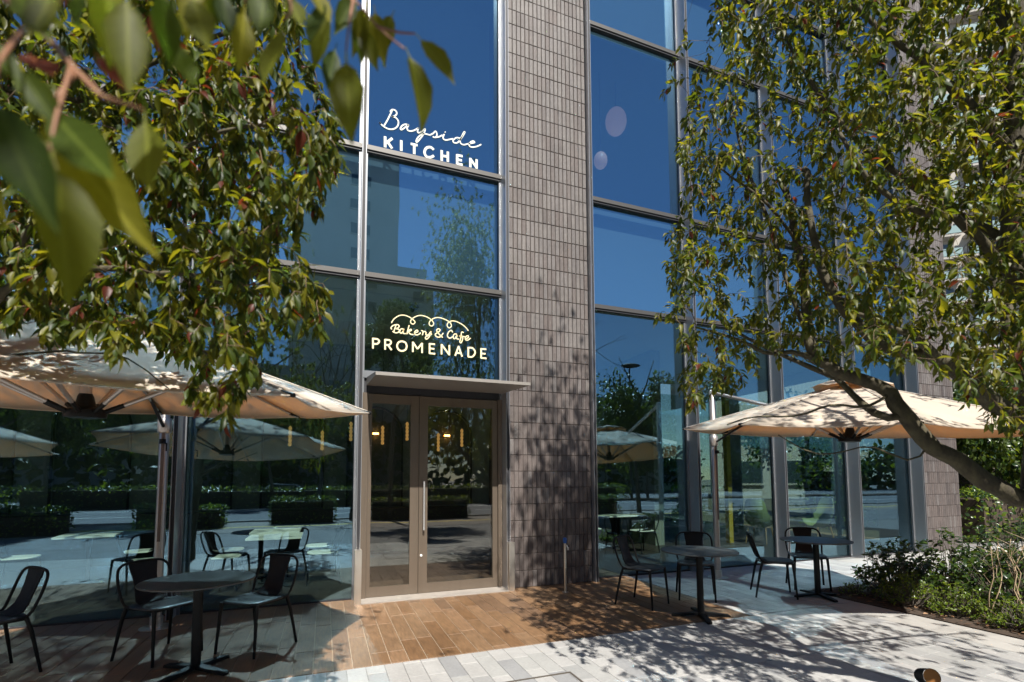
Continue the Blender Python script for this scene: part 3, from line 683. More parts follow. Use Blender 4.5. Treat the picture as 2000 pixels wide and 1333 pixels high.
# lime lounge chairs
def lounge(label, x, y, face, first=[None]):
    if first[0] is None:
        t = thing('lounge_chair', label, 'armchair', group='lime lounge chairs inside the cafe')
        st = [(0.22, 0.40, 0.27), (0.05, 0.385, 0.28), (-0.12, 0.41, 0.285), (-0.22, 0.52, 0.29), (-0.29, 0.72, 0.28), (-0.34, 0.95, 0.24), (-0.36, 1.05, 0.18)]
        b = MB(); u = [-1, -0.75, -0.3, 0.3, 0.75, 1]
        for off in (0, 0.03):
            b.add([(w * q, y_ + (0.12 * abs(q) ** 3 if i > 2 else 0), z + (0.16 * abs(q) ** 3 if i < 4 else 0) - off) for i, (y_, z, w) in enumerate(st) for q in u], [(i * 6 + j, i * 6 + j + 1, (i + 1) * 6 + j + 1, (i + 1) * 6 + j) for i in range(6) for j in range(5)])
        b.build('upholstered_shell', LIME, t, smooth=True)
        for sx in (-1, 1):
            for (y0, y1) in ((0.17, 0.22), (-0.15, -0.22)): MB().tube([(sx * 0.2, y0, 0.38), (sx * 0.24, y1, 0)], [0.018, 0.011], 6).build('leg', OAK, t, smooth=60)
        first[0] = t; o = t
    else: o = copy_tree(first[0])
    return place(o, label, (x, y, 0), R(face - 90))
lounge('lime upholstered lounge chair beside the ochre column behind the glass', 9.75, 9.0, 20)
lounge('lime upholstered lounge chair partly hidden by a mullion near the far corner', 11.2, 8.6, 165)
tag(MB().box(9.12, 9.24, 9.3, 9.42, 0, 4.6).build('interior_post', OCHRE), 'ochre yellow post inside the glass beside the umbrella pole', 'post')
# lamps
def pendant(i, x, y, z, label, first=[None]):
    if first[0] is None:
        t = thing('pendant_lamp', label, 'lamp', group='amber bead pendant lamps inside the cafe')
        b = MB()
        prof = []
        for k in range(5):
            for a in np.linspace(-1.2, 1.2, 5): prof.append((0.012 + 0.019 * math.cos(a), 0.035 + k * 0.070 + 0.034 * math.sin(a)))
        b.lathe([(0.008, 0)] + prof + [(0.008, 0.36)], n=12); b.build('bead_shade', BEAD, t, smooth=True)
        MB().tube([(0, 0, 0.36), (0, 0, 4.6 - z)], 0.004, 5).build('cord', BLACK, t)
        first[0] = t; o = t
    else: o = copy_tree(first[0])
    o['label'] = label; o.location = (x, y, z); return o
for i, (px, py, lab) in enumerate(((629, 880, 'amber bead lamp just left of the second mullion'), (685, 862, 'amber bead lamp closest to the mullion beside the door'), (566, 872, 'amber bead lamp under the umbrella edge'),
                                   (747, 869, 'amber bead lamp in the narrow door leaf, left one'), (795, 861, 'amber bead lamp at the edge of the narrow door leaf'), (856, 882, 'amber bead lamp in the wide door leaf, left one'), (902, 873, 'amber bead lamp in the wide door leaf, right one'))):
    p = on_y(px, py, 9.5); pendant(i, p.x, p.y, p.z, lab)
for k, (x, lab) in enumerate(((1.06, 'glowing orange wall sconce in the arch seen through the narrow leaf'), (2.72, 'glowing orange wall sconce in the arch seen through the wide leaf'))):
    t = thing('wall_sconce', lab, 'lamp', (x, 11.595, 2.60), group='wall sconces in the arches')
    MB().tube([(-0.06, -0.06, 0), (0.06, -0.06, 0)], 0.022, 10).build('bulb', BULB, t, smooth=60)
    MB().box(-0.09, 0.09, -0.035, 0, -0.02, 0.02).build('bracket', mat('brass', (0.5, 0.3, 0.1), 0.35, metal=0.8), t)
for (px, py, Y, rx, rz, lab) in ((1173, 314, 7.7, 0.125, 0.16, 'round pink paper globe lamp upstairs behind the tall blue pane'), (1203, 238, 7.8, 0.20, 0.27, 'large elongated pink paper lamp upstairs behind the tall blue pane')):
    p = on_y(px, py, Y); t = thing('paper_lamp', lab, 'lamp', p)
    MB().lathe([(rx * math.sin(a) + 0.004, -rz * math.cos(a)) for a in np.linspace(0.02, math.pi - 0.02, 14)], n=24).build('lamp_shade', PAPER, t, smooth=True)
    MB().tube([(0, 0, rz), (0, 0, max(rz + 0.1, 9.3 - p.z))], 0.006, 5).build('cord', BLACK, t)

p = on_y(808, 602, 8.19); t = thing('ceiling_grille', 'small dark tilted grille high inside the glass above the cream lettering', 'grille', p)
t.rotation_euler = (0, R(-38), 0)
MB().box(-0.075, 0.075, -0.03, 0.0, -0.055, 0.055).build('frame', BLACK, t)
for k in range(3): MB().box(-0.06, 0.06, -0.036, -0.0305, -0.04 + k * 0.032, -0.022 + k * 0.032).build('slat', ALU_DARK, t)

# ================================================================== UMBRELLAS
def make_umbrella():
    t = thing('cantilever_umbrella', 'x', 'umbrella', group='cream cantilever umbrellas')
    Rr, ZR, ZA = 1.90, 2.10, 2.68
    def rim(k, r, z): a = k * math.pi / 4; return Vector((r * math.cos(a), r * math.sin(a), z))
    # eight fabric panels, sagging a little between the ribs
    b = MB(); N = 7
    for k in range(8):
        vs = []; idx = {}
        for i in range(N + 1):
            f = 0.05 + 0.95 * i / N
            for j in range(5):
                u = j / 4; p = rim(k, Rr * f, 0).lerp(rim(k + 1, Rr * f, 0), u)
                z = ZA + (ZR - ZA) * f ** 1.08 - 0.045 * (4 * u * (1 - u)) * f * (1 - 0.35 * f)
                pin = 1 - 0.055 * (4 * u * (1 - u)) * (f ** 6)
                idx[i, j] = len(vs); vs.append((p.x * pin, p.y * pin, z))
        b.add(vs, [(idx[i, j], idx[i + 1, j], idx[i + 1, j + 1], idx[i, j + 1]) for i in range(N) for j in range(4)])
    c = b.build('canopy', FABRIC, t, smooth=25)
    so_ = c.modifiers.new('solid', 'SOLIDIFY'); so_.thickness = 0.003
    h = MB()
    for k in range(8):                                                # stitched hem
        pts = []
        for j in range(5):
            u = j / 4; p = rim(k, Rr, 0).lerp(rim(k + 1, Rr, 0), u); pin = 1 - 0.055 * (4 * u * (1 - u)); pts.append((p.x * pin, p.y * pin, ZR - 0.045 * (4 * u * (1 - u)) * 0.65 - 0.004))
        h.tube(pts, 0.005, 5)
    h.build('hem', FABRIC, c)
    s = MB()
    for k in range(8): s.tube([rim(k, Rr * f, ZA + (ZR - ZA) * f ** 1.08 + 0.004) for f in np.linspace(0.06, 0.99, 8)], 0.006, 4)
    s.build('seam', fabric_mat('seam_fabric', (0.52, 0.47, 0.41), (0.3, 0.2, 0.1), 0.1), c)
    # vent cap on top
    v = MB()
    for k in range(8):
        P = [rim(k, 0.03, ZA + 0.075), rim(k, 0.24, ZA + 0.03), rim(k, 0.44, ZA - 0.055), rim(k + 1, 0.44, ZA - 0.055), rim(k + 1, 0.24, ZA + 0.03), rim(k + 1, 0.03, ZA + 0.075)]
        md = (P[2] + P[3]) / 2 + U0 * 0.03
        v.add(P + [md], [(0, 1, 4, 5), (1, 2, 6), (1, 6, 4), (4, 6, 3)])
    vo = v.build('vent_cap', FABRIC, t, smooth=25); q = vo.modifiers.new('solid', 'SOLIDIFY'); q.thickness = 0.003
    # mast, hub, ribs and struts
    MB().lathe([(0.035, 2.00), (0.035, ZA + 0.02)], n=16).build('mast', POLE, t, smooth=40)
    MB().lathe([(0.05, 1.965), (0.115, 1.975), (0.12, 2.0), (0.115, 2.03), (0.06, 2.05), (0.045, 2.12), (0.036, 2.14)], n=20).build('hub', BLACK, t, smooth=40)
    for k in range(8):
        MB().tube([rim(k, Rr * f, ZA + (ZR - ZA) * f ** 1.08 - 0.016) for f in (0.03, 0.5, 0.985)], 0.011, 6).build('rib', POLE, t, smooth=60)
        f = 0.46; MB().tube([rim(k, 0.09, 2.005), rim(k, 0.22, 2.07)], 0.017, 6, 1).tube([rim(k, 0.22, 2.07), rim(k, Rr * f, ZA + (ZR - ZA) * f ** 1.08 - 0.03)], 0.015, 8, 0).build('strut', [POLE, BLACK], t, smooth=60)
        MB().tube([rim(k, Rr * 0.93, ZA + (ZR - ZA) * 0.93 ** 1.08 - 0.02), rim(k, Rr + 0.012, ZR - 0.004)], 0.014, 6).build('rib_cap', BLACK, t, smooth=60)
    # the cantilevered canopy sags a few degrees away from its pole
    tilt = Matrix.Translation((0, 0, 2.1)) @ Matrix.Rotation(R(4.3), 4, 'X') @ Matrix.Translation((0, 0, -2.1))
    for ch in t.children: ch.matrix_basis = tilt @ ch.matrix_basis
    # cantilever pole on the facade side, with arm
    PYo = 2.05
    MB().lathe([(0.046, 0.02), (0.046, 2.93), (0.03, 2.95)], (0, PYo, 0), 20).build('pole', POLE, t, smooth=40)
    MB().box(-0.014, 0.014, PYo - 0.052, PYo - 0.044, 0.9, 2.2).build('slide_track', mat('dark_track', (0.10, 0.07, 0.06), 0.5), t)
    MB().lathe([(0.056, 2.05), (0.064, 2.06), (0.064, 2.20), (0.056, 2.21)], (0, PYo, 0), 20).build('slider', POLE, t, smooth=40)
    cr = MB(); cr.lathe([(0.03, 0), (0.03, 0.05)], (0, PYo - 0.06, 1.93), 12).tube([(0, PYo - 0.07, 1.95), (0.05, PYo - 0.12, 1.93), (0.05, PYo - 0.12, 1.85)], 0.008, 6); cr.build('crank', BLACK, t, smooth=60)
    MB().tube([(0, PYo - 0.02, 2.90), (0, 0.9, 2.50)], 0.026, 8).build('arm', POLE, t, smooth=60)
    MB().tube([(0, PYo - 0.06, 2.12), (0, 1.15, 2.48)], 0.017, 8).build('arm_brace', ALU_DARK, t, smooth=60)
    MB().lathe([(0.055, 0.004), (0.15, 0.004), (0.15, 0.012), (0.06, 0.020), (0.06, 0.12), (0.05, 0.125)], (0, PYo, 0), 24).build('base', STEEL, t, smooth=40)
    return t
um = make_umbrella()
place(um, 'cream cantilever umbrella over the round table beside the doors, its bronze pole by the glass', (-1.56, 4.20, 0), R(1.8))
place(copy_tree(um), 'cream cantilever umbrella over the pale paving, dappled by the tree branches', (5.92, 4.08, 0), R(5))
place(copy_tree(um), 'cream cantilever umbrella seen only as a reflection at the edge of the glass', (-5.7, 4.2, 0), R(0))

# ================================================================== SMALL THINGS
tp = thing('water_tap_post', 'thin steel standpipe with a blue tagged tap in front of the brick pillar', 'tap', (3.10, 6.13, 0))
MB().lathe([(0.017, 0), (0.017, 0.66)], n=14).build('pipe', STEEL, tp, smooth=40)
MB().tube([(0.0, -0.01, 0.63), (0.0, -0.05, 0.635), (0.006, -0.075, 0.61), (0.008, -0.078, 0.575)], [0.010, 0.011, 0.010, 0.011], 8).build('spout', STEEL, tp, smooth=60)
MB().lathe([(0.024, -0.008), (0.024, 0.008)], (0.03, -0.03, 0.625), 10).build('valve_wheel', BLACK, tp)
MB().lathe([(0.018, 0.66), (0.026, 0.67), (0.027, 0.72), (0.020, 0.735)], n=14).build('blue_tag', BLUE, tp, smooth=40)
MB().lathe([(0.05, 0.0), (0.05, 0.004), (0.02, 0.01)], n=20).build('base_plate', STEEL, tp)
ul = thing('spike_light', 'small black garden spotlight with a copper mouth lying at the bottom edge of the paving', 'spotlight', (4.03, 2.30, 0), R(150))
MB().tube([(0, -0.09, 0.10), (0, 0.02, 0.135)], [0.052, 0.056], 20, cap=False).build('housing', BLACK, ul, smooth=60)
MB().tube([(0, -0.02, 0.123), (0, 0.018, 0.134)], [0.03, 0.0535], 20).build('reflector', COPPER, ul, smooth=60)
MB().tube([(0, -0.05, 0.0), (0, -0.05, 0.07)], 0.02, 8).box(-0.05, 0.05, -0.1, 0.0, 0, 0.012).build('stand', BLACK, ul, smooth=60)
mc = thing('access_cover', 'square paving access cover with a dark recessed frame at the bottom edge', 'cover', (1.50, 3.25, 0))
fr = MB()
for (x0, x1, y0, y1) in ((-0.36, 0.36, 0.345, 0.36), (-0.36, 0.36, -0.36, -0.345), (-0.36, -0.345, -0.345, 0.345), (0.345, 0.36, -0.345, 0.345)): fr.box(x0, x1, y0, y1, -0.01, 0.0055)
fr.build('frame', mat('cover_frame', (0.10, 0.085, 0.07), 0.6, metal=0.3), mc)

# ================================================================== FOLIAGE TOOLS
def fast_mesh(name, co_, faces_flat, starts, mats, midx=None, smooth=True):
    me = bpy.data.meshes.new(name)
    me.vertices.add(len(co_)); me.vertices.foreach_set('co', np.asarray(co_, np.float32).ravel())
    me.loops.add(len(faces_flat)); me.loops.foreach_set('vertex_index', np.asarray(faces_flat, np.int32))
    me.polygons.add(len(starts)); me.polygons.foreach_set('loop_start', np.asarray(starts, np.int32))
    for q in mats: me.materials.append(q)
    if midx is not None: me.polygons.foreach_set('material_index', np.asarray(midx, np.int32))
    me.polygons.foreach_set('use_smooth', np.full(len(starts), smooth))
    me.update(calc_edges=True); me.validate(); return me
def leaf_shape(width=0.21, droop=0.22, fold=0.35, twist=0.0, petiole=0.16):
    st = [(0, 0.008), (petiole, 0.012), (petiole + 0.13, 0.60 * width), (0.52, width), (0.72, 0.80 * width), (0.90, 0.26 * width)]
    v = []
    for t, w in st:
        z = -droop * t * t; tw = twist * t
        for s in (-1, 0, 1):
            x = s * w; zz = z + abs(x) * fold; v.append((x * math.cos(tw) - (zz - z) * math.sin(tw), t - 0.06 * droop * t, z + x * math.sin(tw) + (zz - z)))
    v.append((0, 1.0 - 0.06 * droop, -droop * 1.05))
    f = []
    for i in range(len(st) - 1):
        a = i * 3; f += [(a, a + 1, a + 4, a + 3), (a + 1, a + 2, a + 5, a + 4)]
    a = (len(st) - 1) * 3; f += [(a, a + 1, a + 3), (a + 1, a + 2, a + 3)]
    return np.array(v), f
VARS = [leaf_shape(0.175, 0.12, 0.35), leaf_shape(0.20, 0.34, 0.5, 0.35), leaf_shape(0.165, -0.12, 0.3, -0.3), leaf_shape(0.21, 0.55, 0.6, -0.45), leaf_shape(0.15, 0.30, 0.8, 0.5)]
SMALL = [leaf_shape(0.26, 0.2, 0.3, 0.2, 0.06)]
def frames(D, N):
    D = D / np.linalg.norm(D, axis=1, keepdims=True)
    X = np.cross(D, N); X /= np.maximum(np.linalg.norm(X, axis=1, keepdims=True), 1e-6)
    Z = np.cross(X, D); return X, D, Z
def leaves_mesh(name, P, D, N, Sz, Mi, shapes, mats):
    X, Y, Z = frames(D, N); co_, fl, stt, mi = [], [], [], []; nv = 0; nl = 0
    vi = np.arange(len(P)) % len(shapes)
    for k, (sv, sf) in enumerate(shapes):
        ids = np.nonzero(vi == k)[0]
        if not len(ids): continue
        L = sv[None] * Sz[ids][:, None, None]
        W_ = P[ids][:, None] + L[..., 0:1] * X[ids][:, None] + L[..., 1:2] * Y[ids][:, None] + L[..., 2:3] * Z[ids][:, None]
        co_.append(W_.reshape(-1, 3)); flat = np.array([i for f in sf for i in f]); lens = np.array([len(f) for f in sf])
        off = (np.arange(len(ids)) * len(sv) + nv)[:, None]
        fl.append((flat[None] + off).ravel()); s0 = np.concatenate([[0], np.cumsum(lens)[:-1]])
        stt.append((s0[None] + (np.arange(len(ids)) * len(flat) + nl)[:, None]).ravel()); mi.append(np.repeat(Mi[ids], len(sf)))
        nv += len(ids) * len(sv); nl += len(ids) * len(flat)
    return fast_mesh(name, np.concatenate(co_), np.concatenate(fl), np.concatenate(stt), mats, np.concatenate(mi))
def resample(pts, step):
    P = smooth_pts(pts, 8); out = [P[0]]
    for p in P[1:]:
        if (p - out[-1]).length >= step: out.append(p)
    if (P[-1] - out[-1]).length > 1e-4: out.append(P[-1])
    return out
def grow(limbs, attr, seed, nleaf=(7, 12), size=(0.07, 0.095), tip=0.32, weights=(5, 4, 3, 2, 0.6), maxlen=1.2, droop=0.5, twig_r=0.0042, avoid=None):
    """limbs: [(points, r0, r1)]; returns limb mesh builder, twig mesh builder, leaf arrays"""
    g = np.random.default_rng(seed); lb, tb = MB(), MB(); nodes, nr = [], []
    for pts, r0, r1 in limbs:
        P = resample([Vector(p) for p in pts], 0.07); k = len(P)
        rs = [r0 + (r1 - r0) * (i / max(1, k - 1)) ** 0.8 for i in range(k)]
        jit = [Vector(g.normal(0, r0 * 0.10, 3)) if 0 < i < k - 1 else Vector((0, 0, 0)) for i in range(k)]
        rr = [r * (1 + g.normal(0, 0.05)) for r in rs]
        lb.tube([p + j for p, j in zip(P, jit)], rr, 10 if r0 > 0.03 else 7)
        nodes += [np.array(p) for p in P]; nr += rs
    nodes = np.array(nodes); nr = np.array(nr)
    A = np.array(attr)
    d0 = np.array([np.min(np.linalg.norm(nodes - a, axis=1)) for a in A]); order = np.argsort(d0)
    LP, LD, LN, LS, LM = [], [], [], [], []
    for a in A[order]:
        d = np.linalg.norm(nodes - a, axis=1) + 0.10 * (nr > 0.04); i = int(np.argmin(d)); L = np.linalg.norm(nodes[i] - a)
        if L > maxlen or L < 0.05: continue
        p0 = Vector(nodes[i]); p3 = Vector(a); ch = p3 - p0
        mid = p0.lerp(p3, 0.5) + Vector(g.normal(0, 0.09, 3)) * L + Vector((0, 0, 0.10 * L))
        end = p3 + Vector((0, 0, -0.06))
        n = max(4, int(L / 0.09) + 2); P = resample([p0, mid, p3.lerp(mid, 0.1), end], max(0.04, L / n)); k = len(P)
        ra = min(nr[i] * 0.75, twig_r * (0.55 + 1.7 * L)); rs = [max(0.0014, ra * (1 - 0.75 * j / (k - 1))) for j in range(k)]
        tb.tube(P, rs, 5)
        nodes = np.vstack([nodes, np.array([list(p) for p in P[1:]])]); nr = np.concatenate([nr, rs[1:]])
        # spray of leaves along the outer part
        m = int(g.integers(*nleaf)); seg = [P[j] for j in range(k)]
        tot = sum((seg[j + 1] - seg[j]).length for j in range(k - 1)); c = np.concatenate([[0], np.cumsum([(seg[j + 1] - seg[j]).length for j in range(k - 1)])])
        yl = g.random() < 0.22
        for q in range(m):
            s = tot - min(tot * 0.95, tip) * (1 - math.sqrt((q + g.random()) / m)) if q < m - 2 else tot
            j = min(k - 2, int(np.searchsorted(c, s) - 1)) if s > 0 else 0; j = max(j, 0)
            t = (s - c[j]) / max(1e-6, c[j + 1] - c[j]); p = seg[j].lerp(seg[j + 1], min(1, t)); tg = (seg[j + 1] - seg[j]).normalized()
            rad = Vector(g.normal(0, 1, 3)); rad = (rad - tg * rad.dot(tg)).normalized()
            dd = (rad * g.uniform(0.5, 1.0) + tg * g.uniform(0.25, 0.9) + Vector((0, 0, -droop * g.uniform(0.3, 1.5)))).normalized()
            nn = Vector((0, 0, 1)) + Vector(g.normal(0, 0.38, 3)) + Vector(sund) * 0.35
            if avoid is not None and avoid(p + dd * 0.08): continue
            LP.append(p); LD.append(dd); LN.append(nn); LS.append(g.uniform(*size) * (0.75 if g.random() < 0.2 else 1))
            w = np.array(weights, float)
            if yl: w = w * np.array([1, 2.2, 0.4, 3, 1])
            LM.append(g.choice(5, p=w / w.sum()))
    return lb, tb, (np.array([list(p) for p in LP]), np.array([list(p) for p in LD]), np.array([list(p) for p in LN]), np.array(LS), np.array(LM))
def foliage(parent, arr, part='leaf', n_parts=300, mats=None, shapes=None):
    P, D, N, Sz, Mi = arr; mats = mats or LEAF; shapes = shapes or VARS
    key = np.array([view_size(p) * s for p, s in zip(P, Sz)]); order = np.argsort(-key); a, b = order[:n_parts], order[n_parts:]
    cache = {}
    X, Y, Z = frames(D, N)
    for j, i in enumerate(a):
        k = (j % len(shapes), int(Mi[i]))
        if k not in cache:
            mb = MB(); mb.add([tuple(q) for q in shapes[k[0]][0]], shapes[k[0]][1]); cache[k] = mb.mesh('leaf', LEAF_VEIN[k[1]], True)
        o = link(part, cache[k], parent)
        m = Matrix(((X[i][0], Y[i][0], Z[i][0]), (X[i][1], Y[i][1], Z[i][1]), (X[i][2], Y[i][2], Z[i][2]))).to_4x4() @ Matrix.Scale(float(Sz[i]), 4); m.translation = P[i]
        o.matrix_basis = m; o.matrix_parent_inverse = Matrix.Translation(-parent.location)
    o = link('foliage', leaves_mesh('foliage', P[b], D[b], N[b], Sz[b], Mi[b], shapes, mats), parent); o['kind'] = 'stuff'; o.matrix_parent_inverse = Matrix.Translation(-parent.location)
    return o
def inside(poly, x, y):
    c = False; j = len(poly) - 1
    for i in range(len(poly)):
        if (poly[i][1] > y) != (poly[j][1] > y) and x < (poly[j][0] - poly[i][0]) * (y - poly[i][1]) / (poly[j][1] - poly[i][1]) + poly[i][0]: c = not c
        j = i
    return c
def cloud(n, seed, poly, dlo, dhi, ylo=None, dfun=None):
    """random points in a crown: outline as seen from the terrace, filled through its depth"""
    g = np.random.default_rng(seed); xs = [p[0] for p in poly]; ys = [p[1] for p in poly]; out = []
    while len(out) < n:
        x, y = g.uniform(min(xs), max(xs)), g.uniform(min(ys), max(ys))
        if not inside(poly, x, y): continue
        lo, hi = dfun(x, y) if dfun else (dlo, dhi)
        out.append(at_depth(x, y, lo + (hi - lo) * g.beta(1.6, 1.6)))
    return [list(p) for p in out]

# ================================================================== RIGHT TREE
D_ = at_depth
tr = thing('evergreen_tree', 'multi-limbed evergreen tree whose low mossy limb forks in front of the far umbrella', 'tree', (4.02, 1.62, 0))
def own(o, parent): o.parent = parent; o.matrix_parent_inverse = Matrix.Translation(-parent.location); return o
rl = [([(4.05, 1.60, -0.05), (4.03, 1.61, 0.6), D_(2075, 985, 2.88), D_(2010, 975, 2.90), D_(1950, 955, 2.92), D_(1880, 905, 2.95), D_(1815, 868, 2.98), D_(1770, 815, 3.0), D_(1738, 770, 3.05), D_(1700, 745, 3.1), D_(1640, 728, 3.15), D_(1590, 690, 3.2), D_(1575, 600, 3.3), D_(1560, 480, 3.4), D_(1520, 330, 3.5)], 0.085, 0.018),
      ([D_(1765, 812, 3.0), D_(1725, 815, 3.05), D_(1680, 785, 3.15), D_(1640, 745, 3.25), D_(1600, 725, 3.35), D_(1520, 690, 3.5), D_(1440, 650, 3.6), D_(1380, 600, 3.7)], 0.026, 0.008),
      ([D_(1642, 728, 3.15), D_(1560, 690, 3.2), D_(1500, 690, 3.25), D_(1430, 660, 3.3), D_(1360, 640, 3.35)], 0.022, 0.007),
      ([(3.99, 1.60, 1.15), D_(2040, 860, 2.75), D_(1975, 810, 2.72), D_(1890, 745, 2.72), D_(1830, 700, 2.75), D_(1760, 685, 2.8), D_(1700, 660, 2.85), D_(1630, 575, 2.9), D_(1590, 470, 3.0), D_(1570, 330, 3.1)], 0.065, 0.016),
      ([D_(1830, 700, 2.75), D_(1790, 660, 2.7), D_(1735, 640, 2.65), D_(1650, 600, 2.6)], 0.028, 0.008),
      ([(3.97, 1.60, 1.1), (3.90, 1.58, 1.9), D_(2030, 640, 2.75), D_(1985, 480, 2.75), D_(1985, 300, 2.75), D_(1992, 100, 2.78), D_(1985, -150, 2.8), D_(1960, -450, 2.9), D_(1900, -900, 3.1)], 0.090, 0.035),
      ([D_(2040, 545, 2.76), D_(1960, 515, 2.7), D_(1905, 460, 2.66), D_(1860, 425, 2.62), D_(1780, 410, 2.6), D_(1700, 350, 2.6), D_(1640, 260, 2.65)], 0.032, 0.008),
      ([D_(2010, 500, 2.74), D_(1930, 450, 2.85), D_(1840, 400, 3.0), D_(1740, 330, 3.1), D_(1640, 240, 3.2), D_(1560, 120, 3.3), D_(1500, 0, 3.4)], 0.028, 0.007),
      ([D_(1985, 310, 2.75), D_(1900, 210, 2.7), D_(1800, 120, 2.7), D_(1700, 40, 2.75), D_(1620, -60, 2.8)], 0.030, 0.008),
      ([D_(1990, 80, 2.78), D_(1880, -80, 3.0), D_(1740, -220, 3.2), D_(1600, -330, 3.4), D_(1480, -420, 3.6)], 0.035, 0.01),
      ([D_(1590, 690, 3.2), D_(1540, 560, 3.25), D_(1500, 430, 3.3), D_(1450, 300, 3.4), D_(1420, 150, 3.5)], 0.018, 0.006),
      ([D_(1560, 480, 3.4), D_(1500, 400, 3.3), D_(1420, 340, 3.3), D_(1370, 300, 3.3)], 0.012, 0.005),
      ([D_(1985, -200, 2.8), D_(2060, -420, 2.6), D_(2180, -700, 2.5)], 0.04, 0.012),
      ([D_(1960, -450, 2.9), D_(1800, -650, 3.2), D_(1650, -800, 3.5)], 0.03, 0.01),
      ([D_(1930, -650, 3.0), (3.5, 1.8, 7.0), (3.3, 1.9, 7.8)], 0.03, 0.01),
      ([D_(1970, -350, 2.85), (3.4, 1.9, 5.8), (3.2, 2.4, 6.4)], 0.025, 0.008),
      ([(3.9, 1.58, 2.6), (3.9, 1.1, 3.3), (3.7, 0.6, 3.9), (3.3, 0.2, 4.5)], 0.05, 0.012),
      ([(3.92, 1.58, 2.3), (4.5, 1.1, 2.8), (5.2, 0.7, 3.2), (5.8, 0.4, 3.4)], 0.035, 0.01),
      ([(3.95, 1.5, 3.0), (4.4, 1.0, 3.8), (4.6, 0.4, 4.4)], 0.04, 0.012),
      ([(3.95, 1.6, 2.0), (4.3, 1.9, 2.9), (4.7, 2.1, 3.8), (4.9, 2.2, 4.8)], 0.05, 0.012),
      ([D_(1815, 868, 2.98), D_(1780, 900, 3.0), D_(1700, 872, 3.05), D_(1660, 880, 3.1), D_(1590, 886, 3.15), D_(1520, 850, 3.2)], 0.007, 0.003),
      ([D_(1738, 770, 3.05), D_(1690, 795, 3.0), D_(1620, 792, 3.0), D_(1560, 812, 3.0), D_(1470, 815, 3.0), D_(1420, 830, 3.0)], 0.010, 0.004)]
poly_r = [(1400, -60), (1385, 60), (1340, 170), (1325, 300), (1330, 380), (1298, 430), (1300, 540), (1278, 600), (1320, 650), (1325, 730), (1345, 790), (1420, 770), (1470, 720), (1560, 700), (1640, 690), (1700, 710), (1800, 690), (1860, 740), (1905, 820), (2060, 850), (2200, 700), (2200, -60)]
att = cloud(2100, 3, poly_r, 2.5, 3.9, dfun=lambda x, y: (2.7, 3.9) if x < 1650 else (2.0, 3.6))
att += cloud(380, 4, [(1350, -40), (1330, -500), (1500, -1000), (2300, -1000), (2500, -40)], 2.4, 4.0)
att += [[nrg.normal(4.9, 0.7), nrg.normal(2.3, 0.7), nrg.normal(4.6, 0.9)] for _ in range(140)]
att += [[nrg.normal(3.7, 0.9), nrg.normal(0.5, 0.6), nrg.normal(4.4, 0.7)] for _ in range(130)]
att += [[nrg.normal(3.2, 0.4), nrg.normal(1.8, 0.65), nrg.normal(6.6, 0.95)] for _ in range(2000)]
def to_px(p):
    d = Vector(p) - Vector((0, 0, EYE)); z = max(0.01, d.dot(FW)); return (1000 + F_PX * d.dot(RT2) / z, CY - F_PX * d.dot(UP2) / z)
# keep the gap through which the sky shows beside the pillar
gap = lambda p: (lambda q: 1855 < q[0] < 1900 and 425 < q[1] < 570)(to_px(p))
att += [[nrg.normal(5.0, 0.6), nrg.normal(0.7, 0.5), nrg.normal(3.3, 0.45)] for _ in range(190)]
att = [a for a in att if not (to_px(a)[1] > -40 and to_px(a)[0] < 1275)]
lb, tb, arr = grow(rl, att, 21, nleaf=(11, 17), size=(0.042, 0.074), tip=0.17, avoid=gap, weights=(5, 3, 2.4, 2.2, 0.2), maxlen=1.4, droop=0.22, twig_r=0.0040)
own(lb.build('trunk', BARK, smooth=True), tr); own(tb.build('twigs', TWIG, smooth=True), tr)['kind'] = 'stuff'
bpy.context.view_layer.update()
foliage(tr, arr)

